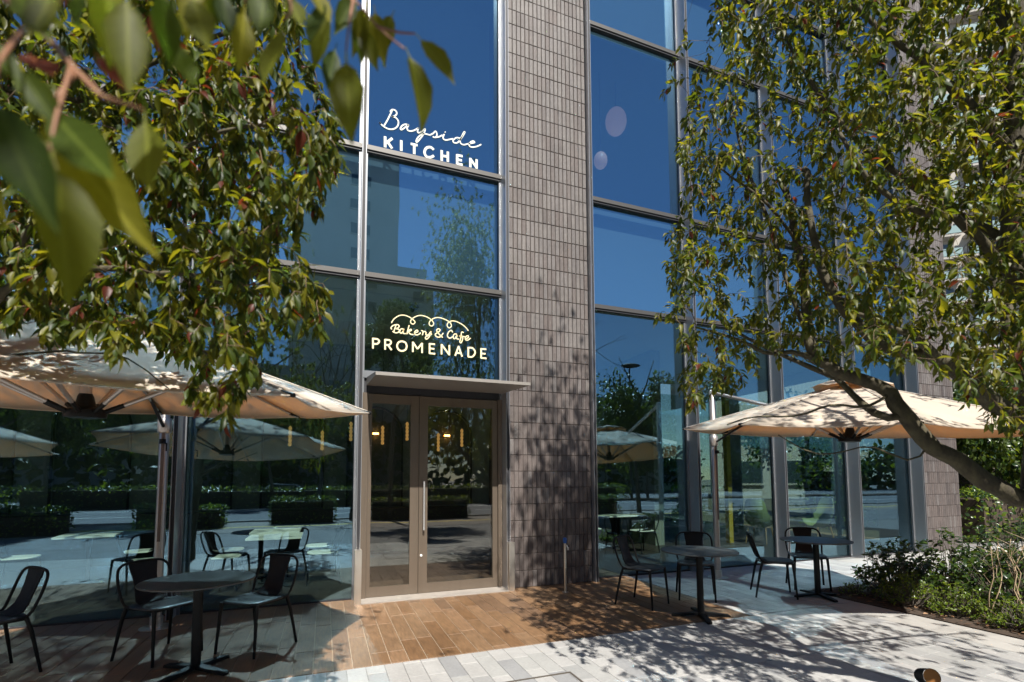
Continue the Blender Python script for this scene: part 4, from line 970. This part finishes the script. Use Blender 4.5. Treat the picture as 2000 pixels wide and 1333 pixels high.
# ================================================================== LEFT TREE
tl = thing('evergreen_tree', 'evergreen tree hanging dark drooping leaves over the umbrella beside the doors', 'tree', (-2.5, 2.2, 0))
ll = [([(-2.5, 2.2, -0.05), (-2.48, 2.2, 0.8), (-2.4, 2.15, 1.7), (-2.3, 2.1, 2.6), (-2.1, 2.0, 3.6), (-2.0, 1.95, 4.8), (-2.1, 2.0, 6.0), (-2.4, 2.1, 7.4), (-2.6, 2.2, 8.8)], 0.11, 0.02),
      ([(-2.15, 2.0, 6.3), (-1.7, 2.2, 7.3), (-1.5, 2.3, 8.2)], 0.03, 0.008),  # upper limbs added to carry the sun-blocking crown above view
      ([(-2.25, 2.05, 6.6), (-3.1, 2.2, 7.6), (-3.5, 2.3, 8.4)], 0.03, 0.008),
      ([(-2.42, 2.16, 1.6), (-1.8, 2.3, 2.0), D_(-60, 610, 1.95), D_(0, 575, 1.92), D_(63, 540, 1.90), D_(196, 524, 1.88), D_(275, 531, 1.86), D_(370, 540, 1.85), D_(470, 560, 1.85)], 0.030, 0.006),
      ([(-2.40, 2.15, 1.8), (-1.7, 2.3, 2.15), D_(0, 584, 2.05), D_(100, 588, 2.05), D_(190, 597, 2.05), D_(300, 640, 2.05), D_(420, 700, 2.05)], 0.018, 0.004),
      ([(-2.36, 2.12, 2.1), (-1.7, 2.2, 2.5), D_(0, 478, 1.8), D_(55, 446, 1.78), D_(160, 380, 1.76), D_(300, 320, 1.78), D_(430, 260, 1.85), D_(560, 240, 1.95)], 0.022, 0.005),
      ([(-2.3, 2.1, 2.6), (-1.5, 2.2, 2.95), D_(120, 200, 2.1), D_(300, 120, 2.15), D_(450, 60, 2.2), D_(560, 20, 2.3)], 0.026, 0.006),
      ([(-2.2, 2.05, 3.2), (-1.3, 2.2, 3.8), (-0.7, 2.2, 4.3), (-0.4, 2.2, 4.7)], 0.03, 0.008),
      ([(-2.0, 1.95, 4.2), (-1.2, 2.2, 4.9), (-0.6, 2.5, 5.3)], 0.025, 0.008),
      ([(-2.25, 2.08, 2.9), (-1.9, 1.2, 3.3), (-1.3, 0.1, 3.55), (-0.4, -0.7, 3.7), (0.4, -1.0, 3.7)], 0.04, 0.01),  # limb added for the unseen crown that shades the near spray
      ([(-1.9, 1.2, 3.3), (-1.6, -0.2, 3.7), (-1.5, -1.0, 3.8)], 0.025, 0.008),
      ([(-2.1, 2.0, 3.6), (-3.0, 1.8, 4.5), (-3.8, 1.7, 5.2)], 0.03, 0.01),
      ([(-2.2, 2.05, 3.2), (-3.1, 2.6, 4.1), (-3.9, 2.9, 4.8)], 0.03, 0.01),
      ([(-2.3, 2.1, 2.7), (-2.0, 2.9, 3.3), (-1.8, 3.4, 3.8)], 0.025, 0.008),
      ([(-2.42, 2.16, 1.7), (-1.9, 2.5, 1.85), D_(60, 690, 2.2), D_(160, 690, 2.2), D_(250, 700, 2.2), D_(330, 760, 2.2)], 0.012, 0.003)]
poly_l = [(-250, -60), (560, -60), (600, 100), (640, 190), (672, 260), (660, 330), (610, 400), (580, 470), (610, 520), (652, 568), (638, 610), (590, 625), (545, 625), (500, 668), (480, 695), (440, 712), (400, 702), (340, 684), (230, 668), (80, 630), (-100, 610), (-250, 570)]
att = cloud(1300, 8, poly_l, 1.5, 2.7)
att += cloud(16, 9, [(330, 640), (520, 640), (500, 760), (470, 830), (420, 790), (340, 740)], 1.7, 2.0)
att += [[nrg.normal(-1.3, 0.75), nrg.normal(2.2, 0.6), nrg.normal(4.6, 0.8)] for _ in range(200)]
att += [[nrg.normal(-2.9, 1.0), nrg.normal(2.0, 0.8), nrg.normal(5.0, 0.8)] for _ in range(300)]
att += [[nrg.normal(-0.55, 0.75), nrg.normal(-0.7, 0.5), nrg.normal(3.65, 0.35)] for _ in range(460)]  # unseen crown added behind the viewer, keeps sun off the near leaves
att += [[nrg.normal(-2.7, 0.85), nrg.normal(2.2, 0.6), nrg.normal(8.3, 0.8)] for _ in range(650)]  # tall unseen crown added to block sun from the left panes
att = [a for a in att if (Vector(a) - Vector((0, 0, EYE))).dot(FW) < 0.3 or not (to_px(a)[1] > -60 and to_px(a)[0] > 668)]
lb, tb, arr = grow(ll, att, 33, nleaf=(15, 23), size=(0.044, 0.080), weights=(5, 4, 3, 2, 0.6), droop=0.6, tip=0.26)
own(lb.build('trunk', BARK, smooth=True), tl); own(tb.build('twigs', TWIG, smooth=True), tl)['kind'] = 'stuff'
# the spray that hangs right in front of the viewer
near = [((720, -50), (712, 160), .42, .43, 0), ((905, -60), (905, 105), .50, .50, 0)]
NEAR = [  # base px, tip px, depth base, depth tip, colour
    ((248, -25), (250, 166), .43, .41, 1), ((318, -25), (326, 103), .50, .49, 0), ((372, -20), (412, 120), .55, .53, 1), ((478, 8), (471, 132), .60, .58, 3), ((556, 38), (526, 187), .60, .58, 1), ((634, -12), (613, 106), .66, .64, 2),
    ((658, 84), (632, 184), .72, .70, 2), ((676, 100), (680, 263), .62, .58, 1), ((792, 92), (848, 222), .70, .68, 1), ((811, 66), (890, 150), .72, .70, 1), ((690, 20), (712, 120), .74, .73, 0), ((730, 10), (745, 110), .76, .76, 3), ((700, -20), (655, 60), .72, .70, 0),
    ((-10, 176), (52, 392), .34, .32, 2), ((80, 196), (242, 384), .44, .42, 0), ((70, 208), (226, 436), .45, .42, 3), ((282, 215), (300, 398), .50, .47, 1), ((98, 296), (150, 530), .42, .38, 1), ((-25, 330), (6, 440), .40, .40, 3),
    ((52, 100), (108, 178), .50, .46, 4), ((-14, 70), (40, 166), .40, .40, 0), ((184, 104), (252, 168), .52, .50, 4), ((298, 10), (312, 92), .62, .62, 4), ((140, 60), (60, 20), .48, .48, 1), ((20, -20), (90, 60), .46, .44, 0), ((150, -30), (165, 70), .50, .49, 0), ((430, -30), (446, 80), .58, .57, 2), ((395, -40), (360, 70), .57, .55, 3), ((520, -45), (505, 90), .62, .60, 0), ((600, -45), (640, 60), .66, .65, 3), ((648, 20), (600, 110), .70, .69, 1), ((700, 40), (735, 130), .74, .73, 1), ((718, 5), (690, 90), .73, .72, 3), ((455, -50), (400, 40), .60, .59, 0), ((120, -50), (60, 90), .46, .45, 1), ((220, -50), (195, 90), .50, .48, 3), ((30, 120), (95, 230), .43, .42, 0), ((330, 60), (372, 190), .55, .53, 0), ((10, 240), (110, 330), .38, .37, 1), ((560, -20), (590, 70), .66, .64, 1), ((770, 20), (740, 95), .78, .77, 1)]
for bp, tp_, db, dt, c in NEAR:
    a, b = D_(*bp, db), D_(*tp_, dt); y = b - a; s = y.length; y = y.normalized()
    n = Vector((rng.uniform(-.5, .5), -1.0, rng.uniform(0.0, 0.7))); x = y.cross(n).normalized(); z = x.cross(y)
    sv, sf = VARS[rng.randrange(3)]; mb = MB(); mb.add([tuple(q) for q in sv * np.array([0.92, 1, 1])], sf)
    o = link('leaf', mb.mesh('leaf', LEAF_VEIN[c], True)); m = Matrix((x, y, z)).transposed().to_4x4() @ Matrix.Scale(s, 4); m.translation = a; o.matrix_basis = m; own(o, tl)
st = MB()
main = [(-1.9, 1.95, 3.05), (-1.2, 1.3, 2.9), D_(-300, -250, .75), D_(-60, -60, .52), D_(60, 40, .48), D_(150, 140, .47), D_(200, 190, .46)]
st.tube(resample([Vector(p) for p in main], 0.03), [0.010 - 0.0075 * i / (len(resample([Vector(p) for p in main], 0.03)) - 1) for i in range(len(resample([Vector(p) for p in main], 0.03)))], 6)
for pts in ([D_(60, 40, .48), D_(200, -40, .48), D_(320, -45, .52), D_(480, -30, .60), D_(600, -30, .66), D_(690, 0, .70), D_(740, 55, .69), D_(790, 96, .66)], [D_(735, 52, .69), D_(780, 64, .71), D_(811, 66, .72)], [D_(560, -20, .64), D_(570, 20, .61), D_(556, 38, .60)], [D_(690, 0, .70), D_(680, 60, .64), D_(676, 100, .62)], [D_(150, 140, .47), D_(100, 200, .45), D_(70, 208, .45)],
            [D_(140, 130, .47), D_(110, 230, .43), D_(98, 296, .42)], [D_(200, 190, .46), D_(250, 205, .49), D_(282, 215, .50)], [D_(60, 40, .48), D_(0, 120, .38), D_(-10, 176, .34)], [D_(480, -30, .60), D_(478, 8, .60)]):
    P = resample([Vector(p) for p in pts], 0.015); st.tube(P, [0.0024 - 0.0012 * i / max(1, len(P) - 1) for i in range(len(P))], 5)
own(st.build('near_twig', mat('red_twig', (0.22, 0.10, 0.05), 0.6), smooth=True), tl)
bpy.context.view_layer.update()
foliage(tl, arr, n_parts=300 - len(NEAR))

# ================================================================== PLANTS IN THE BED
def shrub(name, label, loc, w, h, n, seed, mats, size, group=None, shapes=None, stems=True, up=0.4, cat='shrub', stiff=0.2):
    g = np.random.default_rng(seed); t = thing(name, label, cat, loc, 0, group); b = MB()
    P, D, N, Sz, Mi = [], [], [], [], []
    for k in range(n):
        a = g.uniform(0, 6.28); r = w * math.sqrt(g.random()); z = h * (1 - 0.65 * (r / w) ** 2) * g.uniform(0.35, 1.0)
        tipp = Vector((r * math.cos(a), r * math.sin(a), z)); base = Vector((tipp.x * 0.25, tipp.y * 0.25, 0.0))
        pts = resample([base, base.lerp(tipp, 0.5) + Vector(g.normal(0, 0.03, 3)), tipp], 0.06)
        if stems: b.tube(pts, [0.006 - 0.004 * i / max(1, len(pts) - 1) for i in range(len(pts))], 4)
        ax = (tipp - pts[-2]).normalized()
        for q in range(int(g.integers(7, 12))):
            back = g.random() ** 1.5 * 0.12; p = tipp - ax * back; rad = Vector(g.normal(0, 1, 3)); rad = (rad - ax * rad.dot(ax)).normalized()
            P.append(list(p)); D.append(list((rad + ax * g.uniform(0.0, 0.8) + Vector((0, 0, up * g.uniform(-0.6, 1)))).normalized())); N.append(list(Vector((0, 0, 1)) + Vector(g.normal(0, 0.4, 3))))
            Sz.append(g.uniform(*size)); Mi.append(int(g.integers(0, len(mats))))
    if b.v: b.build('stems', BARK2, t)['kind'] = 'stuff'
    o = link('foliage', leaves_mesh('foliage', np.array(P), np.array(D), np.array(N), np.array(Sz), np.array(Mi), shapes or SMALL, mats), t); o['kind'] = 'stuff'
    return t
BS = 'evergreen shrubs in the planting bed'
shrub('evergreen_shrub', 'glossy dark shrub at the tip of the bed beside the grey corner mullion', (7.05, 4.35, 0), 0.50, 0.80, 120, 1, [SHRUB[0], SHRUB[1], SHRUB[1]], (0.055, 0.085), BS)
shrub('evergreen_shrub', 'second glossy shrub in front of the far brick pillar', (7.75, 4.15, 0), 0.55, 0.90, 130, 2, [SHRUB[0], SHRUB[1]], (0.055, 0.085), BS)
shrub('evergreen_shrub', 'dense dark shrub with pale stems in the middle of the bed', (7.5, 3.35, 0), 0.66, 0.80, 170, 3, [SHRUB[0], SHRUB[1], SHRUB[1]], (0.05, 0.08), BS)
shrub('evergreen_shrub', 'dark shrub filling the picture edge of the bed under the low limb', (8.5, 3.6, 0), 0.80, 1.05, 190, 4, [SHRUB[0], SHRUB[1]], (0.05, 0.08), BS)
shrub('evergreen_shrub', 'shaded shrub deep in the bed behind the dry stems', (9.5, 4.2, 0), 0.7, 1.0, 110, 14, [SHRUB[0]], (0.05, 0.08), BS)
shrub('feathery_plant', 'bright lime feathery plant at the front corner of the bed', (6.62, 3.95, 0), 0.34, 0.44, 150, 5, [SHRUB[2], SHRUB[2], SHRUB[1]], (0.022, 0.045), 'lime feathery plants', up=0.8, cat='plant')
shrub('feathery_plant', 'lime feathery plant just behind the front one, next to brown litter', (6.62, 3.45, 0), 0.30, 0.40, 130, 6, [SHRUB[2], SHRUB[2], SHRUB[1]], (0.022, 0.045), 'lime feathery plants', up=0.8, cat='plant')
shrub('feathery_plant', 'yellow-green feathery plant low at the picture edge of the bed', (6.58, 2.95, 0), 0.28, 0.36, 120, 7, [SHRUB[2], SHRUB[2], SHRUB[1]], (0.022, 0.045), 'lime feathery plants', up=0.8, cat='plant')
shrub('feathery_plant', 'thin wispy plant at the pointed end of the bed', (6.55, 4.55, 0), 0.18, 0.24, 26, 8, [SHRUB[1], SHRUB[2]], (0.022, 0.04), 'lime feathery plants', up=0.8, cat='plant')
for k, (x, y, hh, lx, lab) in enumerate(((6.72, 3.22, 0.80, 0.0, 'tall pale dry stem standing at the front of the bed'), (6.84, 3.02, 0.88, 0.03, 'pale forked dry stem nearer the picture edge'), (6.92, 2.80, 0.92, -0.03, 'leaning bundle of pale dry stems at the picture edge'), (7.12, 3.05, 0.95, 0.03, 'thin pale dry stem in the shade behind the others'))):
    t = thing('dry_plant', lab, 'plant', (x, y, 0), 0, 'dry stems in the bed'); b = MB(); g = np.random.default_rng(50 + k)
    for q in range(2 + k % 2):
        P = [Vector((q * 0.03, 0, 0))]
        for j in range(5): P.append(P[-1] + Vector((g.normal(lx * 0.4, 0.035), g.normal(0, 0.035), hh / 5)))
        P = smooth_pts(P, 2); b.tube(P, [0.0075 - 0.005 * i / (len(P) - 1) for i in range(len(P))], 5)
        for j in (5, 7, 8): b.tube([P[j], P[j] + Vector((g.normal(0, 0.07), g.normal(0, 0.05), 0.09)), P[j] + Vector((g.normal(0, 0.1), g.normal(0, 0.06), 0.2))], [0.004, 0.003, 0.0015], 4)
    b.build('stem', DRY, t, smooth=True)

# ================================================================== BACKGROUND TREES, HEDGES
def crown_mesh(seed, rx, rz, n, size, gaps=7):
    g = np.random.default_rng(seed); C_ = []
    blobs = [(g.normal(0, 0.5, 3) * np.array([rx, rx, rz * 0.8]), g.uniform(0.28, 0.5)) for _ in range(gaps + 8)]
    P, D, N, Sz, Mi = [], [], [], [], []
    while len(P) < n:
        c, r = blobs[int(g.integers(0, len(blobs)))]; v = g.normal(0, 1, 3); v /= np.linalg.norm(v); q = c + v * r * np.array([rx, rx, rz]) * g.random() ** 0.4
        if np.linalg.norm(q / np.array([rx, rx, rz])) > 1.15: continue
        P.append(q); D.append(v + g.normal(0, 0.6, 3) + np.array([0, 0, -0.4])); N.append(v + np.array([0, 0, 0.6]) + g.normal(0, 0.3, 3)); Sz.append(g.uniform(*size)); Mi.append(int(g.integers(0, 3)))
    return leaves_mesh('crown', np.array(P), np.array(D), np.array(N), np.array(Sz), np.array(Mi), [leaf_shape(0.3, 0.3, 0.3, 0.2, 0.05)], [SHRUB[0], SHRUB[1], LEAF[0]])
CR = [crown_mesh(70 + k, 1.0, 1.0, 9000, (0.045, 0.095)) for k in range(4)]
def bg_tree(name, label, x, y, h, cr, k, group, th=0.12, rz=None, stemh=None):
    t = thing(name, label, 'tree', (x, y, -0.06), rng.uniform(0, 6.28), group); rz = rz or cr * 1.2; b = MB(); g = np.random.default_rng(k + 200); top = h - rz * 0.5
    P = [Vector((0, 0, 0))] + [Vector((g.normal(0, 0.06 * j), g.normal(0, 0.06 * j), top * j / 4)) for j in range(1, 5)]
    b.tube(smooth_pts(P, 3), [th * (1 - 0.06 * i) for i in range(13)], 8)
    for j in range(6):
        a = g.uniform(0, 6.28); p = P[2].lerp(P[4], g.random()); e = Vector((math.cos(a) * cr * 0.7, math.sin(a) * cr * 0.7, rz * 0.6)); b.tube([p, p + e * 0.5 + Vector((0, 0, -0.1)), p + e], [th * 0.45, th * 0.3, th * 0.12], 5)
    b.build('trunk', BARK2, t, smooth=True)
    o = link('crown', CR[k % 4], t); o.scale = (cr, cr, rz); o.location = (0, 0, h - rz * 0.9)
    return t
BT = 'evergreen trees along the street'
for k, (x, y, h, cr, lab) in enumerate(((-9.5, -5.5, 6.5, 2.0, 'roadside tree reflected at the extreme side of the glass'), (-6.0, -9.0, 7.5, 2.4, 'roadside tree reflected under the cream umbrella'), (-3.2, -19.5, 7.0, 2.3, 'median tree reflected behind the white indoor tables'), (2.4, -6.1, 8.6, 1.55, 'slim roadside tree reflected over the cream lettering'),
                                       (8.2, -5.6, 6.5, 2.0, 'roadside tree reflected in the pane beside the brick pillar'), (12.0, -19.5, 6.5, 2.1, 'median tree reflected beside the street lamp'), (13.5, -5.7, 6.8, 2.2, 'roadside tree reflected beyond the far umbrella'), (18.0, -6.0, 7.0, 2.4, 'roadside tree reflected in the last panes'),
                                       (-14.0, -19.5, 7.0, 2.4, 'median tree reflected near the outer mullion'), (-20.0, -5.8, 7.0, 2.5, 'roadside tree far along the street to one side'), (24.0, -19.5, 7.0, 2.6, 'median tree far along the street'))):
    bg_tree('street_tree', lab, x, y, h, cr, k, BT)
for k, (x, y, h, lab) in enumerate(((-0.6, -11.0, 11.0, 'bare deciduous tree reflected over the grey tower'), (0.9, -6.4, 9.0, 'bare forked tree reflected beside the lettering pane'), (10.2, -6.2, 9.5, 'bare tree reflected in the blue pane right of the pillar'))):
    t = thing('bare_tree', lab, 'tree', (x, y, 0), 0, 'bare trees along the street'); b = MB(); g = np.random.default_rng(90 + k)
    def br(p, d, L, r, lv):
        q = p + d * L * 0.5 + Vector(g.normal(0, 0.05, 3)) * L; e = p + d * L; b.tube([p, q, e], [r, r * 0.8, r * 0.6], 6 if lv < 2 else 4)
        if lv < 5:
            for s in range(2 if lv else 3): br(e, (d + Vector(g.normal(0, 0.42, 3)) + Vector((0, 0, 0.12))).normalized(), L * g.uniform(0.62, 0.82), r * 0.6, lv + 1)
    br(Vector((0, 0, -0.05)), Vector((0.03, 0, 1)), h * 0.30, 0.11, 0); b.build('trunk', BARK2, t)
def hedge(label, x0, x1, y0, y1, h, seed, n, size=(0.06, 0.11), mats=None, group='clipped hedges along the street', z=0.0):
    g = np.random.default_rng(seed); t = thing('hedge', label, 'hedge', ((x0 + x1) / 2, (y0 + y1) / 2, z), 0, group); w, d = (x1 - x0) / 2, (y1 - y0) / 2
    MB().box(-w * .93, w * .93, -d * .85, d * .85, 0, h * 0.88).build('hedge_core', SOIL, t)
    P, D, N, Sz, Mi = [], [], [], [], []
    for k in range(n):
        s = g.random(); 
        if s < 0.45: p = np.array([g.uniform(-w, w), g.uniform(-d, d), h * g.uniform(0.86, 1.08)]); nn = np.array([0, 0, 1.0])
        elif s < 0.9: p = np.array([g.uniform(-w, w), d * g.choice((-1, 1)) * g.uniform(0.85, 1.05), g.uniform(0.03, h)]); nn = np.array([0, np.sign(p[1]), 0.2])
        else: p = np.array([w * g.choice((-1, 1)) * g.uniform(0.92, 1.02), g.uniform(-d, d), g.uniform(0.03, h)]); nn = np.array([np.sign(p[0]), 0, 0.2])
        P.append(p); D.append(nn * 0.6 + g.normal(0, 0.7, 3) + np.array([0, 0, 0.3])); N.append(nn + np.array([0, 0, 0.5]) + g.normal(0, 0.4, 3)); Sz.append(g.uniform(*size)); Mi.append(int(g.integers(0, 3)))
    o = link('foliage', leaves_mesh('foliage', np.array(P), np.array(D), np.array(N), np.array(Sz), np.array(Mi), [leaf_shape(0.3, 0.2, 0.3, 0.1, 0.05)], mats or [SHRUB[0], SHRUB[1], SHRUB[2]]), t); o['kind'] = 'stuff'
hedge('clipped hedge reflected low behind the leftmost indoor table', -9.2, -6.9, -4.6, -3.6, 0.75, 1, 1500)
hedge('clipped hedge reflected behind the umbrella pole', -5.6, -3.2, -5.9, -4.9, 0.7, 2, 1500)
hedge('small roadside hedge reflected beside the front indoor tables', -1.9, 0.3, -6.6, -5.8, 0.9, 3, 1200)
hedge('roadside hedge reflected in the glass doors', 1.6, 5.6, -6.7, -6.0, 0.8, 4, 1700)
hedge('roadside hedge reflected right of the brick pillar', 7.0, 12.5, -6.6, -5.6, 0.8, 5, 2200)
hedge('long median hedge reflected above the indoor tables', -16, 22, -20.3, -18.8, 1.1, 6, 5000, (0.12, 0.2))
hedge('dark clipped hedge beyond the building corner behind the low limb', 14.3, 24, 6.9, 8.3, 1.15, 7, 4200, (0.08, 0.14), group='hedges beyond the building corner')
hedge('leafy hedge outside the rear glazing, seen right through the cafe', 5, 13.5, 15.0, 16.6, 2.6, 9, 3600, (0.10, 0.18), group='hedges beyond the building corner')
hedge('second higher hedge further behind the building corner', 14.6, 30, 10.4, 12.0, 2.0, 8, 4600, (0.10, 0.18), group='hedges beyond the building corner')
GT = 'trees beyond the building corner'
for k, (x, y, h, cr, lab) in enumerate(((17.0, 9.0, 4.6, 1.7, 'bushy tree rising just beyond the building corner'), (20.5, 9.6, 5.6, 2.1, 'bushy tree behind the first one beyond the corner'), (24.5, 10.0, 6.0, 2.3, 'taller bushy tree near the picture edge beyond the corner'), (28.5, 13.5, 6.6, 2.6, 'far bushy tree below the pale apartment tower'), (19.0, 15.0, 5.4, 2.0, 'tree standing well behind the building corner'))):
    bg_tree('garden_tree', lab, x, y, h, cr, k + 20, GT)

g = np.random.default_rng(404); nT = 15000
tx = g.uniform(-150, 190, nT); th_ = 7.5 + 2.2 * np.sin(tx * 0.21) + 1.6 * np.sin(tx * 0.53 + 1); tz = th_ * g.random(nT) ** 0.8; ty = -40 + g.normal(0, 1.6, nT)
fo = link('far_treeline', leaves_mesh('far_treeline', np.stack([tx, ty, tz], 1), g.normal(0, 1, (nT, 3)), g.normal(0, 0.6, (nT, 3)) + np.array([0, 0.4, 0.8]), g.uniform(0.7, 1.4, nT), g.integers(0, 3, nT), [leaf_shape(0.32, 0.3, 0.3, 0.2, 0.05)], [SHRUB[0], SHRUB[1], LEAF[0]]))
fo['kind'] = 'stuff'; fo['label'] = 'dark mass of trees beyond the far side of the road'
# ================================================================== FAR BUILDINGS
def windows(parent, xs, zs, w, h, y, out, m=WIN_B, name='window'):
    me = MB().box(-w / 2, w / 2, -0.12, 0.12, 0, h).mesh('window', m)
    fm = MB().box(-w / 2 - 0.12, w / 2 + 0.12, -0.10, 0.10, -0.16, -0.01).mesh('sill', BEIGE_B)
    for x in xs:
        for z in zs:
            o = link(name, me, parent); o.location = (x, y, z)
            s_ = link('sill', fm, o); s_.location = (0, out * 0.08, 0)
tw = thing('grey_tower', 'grey apartment tower with small dark windows reflected above the lettering pane', 'building', (2.5, -58, 0))
MB().box(-7.8, 7.2, -14, 0, 0, 49).build('wall', GREY_B, tw); MB().box(7.205, 11.5, -12, -0.5, 0, 33).build('wall', GREY_B, tw)
MB().box(-6.5, 4.5, -10, -3, 49.005, 51.2).build('roof_block', GREY_B, tw)
windows(tw, [1.0, 2.6], [z for z in np.arange(15, 47, 3.6)], 1.2, 1.5, 0.0, 1); windows(tw, [9.4], [z for z in np.arange(14, 31, 3.6)], 1.6, 1.5, -0.5, 1)
pod = thing('podium_building', 'pale low podium with square columns at the foot of the grey tower', 'building', (-2, -46, 0))
MB().box(-16, 14, -6, 0, 6.5, 14.5).box(-16, 14, -6, -3, 0, 6.495).build('wall', BEIGE_B, pod)
for x in range(-15, 14, 4): MB().box(x - 0.5, x + 0.5, -1.0, -0.05, 0, 6.495).build('column', BEIGE_B, pod)
windows(pod, range(-13, 13, 4), [8.5, 11.5], 2.6, 1.5, 0.0, 1)
lo = thing('long_low_building', 'long dull building with a flat roofline reflected beside the street lamp', 'building', (48, -46, 0))
MB().box(-24, 40, -10, 0, 0, 13.2).build('wall', GREY_B, lo); MB().box(-26.5, -24.005, -8, -0.5, 0, 16.0).build('wall', GREY_B, lo)
windows(lo, range(-22, 38, 4), [3, 6.5, 10], 3.0, 1.4, 0.0, 1)
wl = thing('long_low_building', 'dark long building reflected behind trees at the outer panes', 'building', (-46, -48, 0))
MB().box(-30, 26, -10, 0, 0, 17).build('wall', GREY_B, wl); windows(wl, range(-28, 25, 4), [3, 6.5, 10, 13.5], 3.0, 1.5, 0.0, 1)
ap = thing('apartment_tower', 'tall pale apartment tower with glazed balconies beyond the tree at the picture edge', 'building', (82, 36, 0), R(-38))
MB().box(-9.5, 14, 0, 14, 0, 74).build('wall', mat('pale_tower_wall', (0.36, 0.335, 0.30), 0.85, var=0.05, vscale=0.3), ap)
bw = MB().box(-2.2, 2.2, -1.4, 0, 0, 0.35).mesh('balcony', BEIGE_B); bb = MB().box(-2.2, 2.2, -1.45, -1.38, 0.352, 1.35).mesh('balustrade', BALC_B); ww = MB().box(-1.6, 1.6, -0.06, 0.0, 0.4, 2.5).mesh('window', WIN_B)
for i in range(23):
    for x in (-6.5, -1.3, 3.9, 9.1):
        o = link('balcony', bw, ap); o.location = (x, -0.01, 3 + i * 3.05); link('balustrade', bb, o); link('window', ww, o)
gb = thing('pale_building', 'pale office building glimpsed between the hedge and the low limb', 'building', (40, 22, 0), R(-40))
MB().box(-14, 16, 0, 10, 0, 9).build('wall', mat('pale_office_wall', (0.38, 0.36, 0.33), 0.85), gb); windows(gb, range(-12, 15, 4), [1.2, 4.6], 2.6, 1.7, 0.0, -1)
lt = thing('street_lamp', 'tall street lamp with a flat oval head reflected against the blue sky', 'street lamp', (22.4, -19.4, 0.0))
MB().tube([(0, 0, 0), (0, 0, 6), (0, 0, 10.2), (0.1, 0, 10.5)], [0.11, 0.08, 0.06, 0.05], 10).build('pole', ALU_DARK, lt, smooth=60)
MB().lathe([(0.05, -0.12), (0.55, -0.08), (0.75, 0.0), (0.55, 0.1), (0.1, 0.15)], (0.1, 0, 10.6), 16).build('lamp_head', ALU_DARK, lt, smooth=60)
def car(label, x, y, paint, rz):
    t = thing('parked_car', label, 'car', (x, y, -0.05), rz, 'cars on the street')
    prof = [(-2.1, 0.30), (2.1, 0.30), (2.15, 0.62), (1.95, 0.80), (1.0, 0.92), (0.45, 1.40), (-1.15, 1.45), (-1.85, 0.98), (-2.12, 0.90)]
    b = MB(); b.prism([(px, -0.85, pz) for px, pz in prof], (0, 1.7, 0)); b.build('body', paint, t)
    w = MB(); w.prism([(0.88, -0.86, 0.95), (0.42, -0.86, 1.34), (-1.1, -0.86, 1.38), (-1.6, -0.86, 0.98)], (0, 1.72, 0)); w.build('side_window', WIN_B, t)
    for wx in (-1.3, 1.3):
        for wy in (-0.87, 0.67): MB().tube([(wx, wy, 0.32), (wx, wy + 0.2, 0.32)], 0.32, 16).build('wheel', RUBBER, t, smooth=40)
    for wy in (-0.6, 0.6): MB().box(2.08, 2.17, wy - 0.18, wy + 0.18, 0.62, 0.76).build('headlight', WHITE, t)
car('white car on the far carriageway reflected above the median hedge', -2.6, -26.5, CAR_W, 0)
car('silver car further along the far carriageway in the reflection', 3.4, -31.0, CAR_S, math.pi)
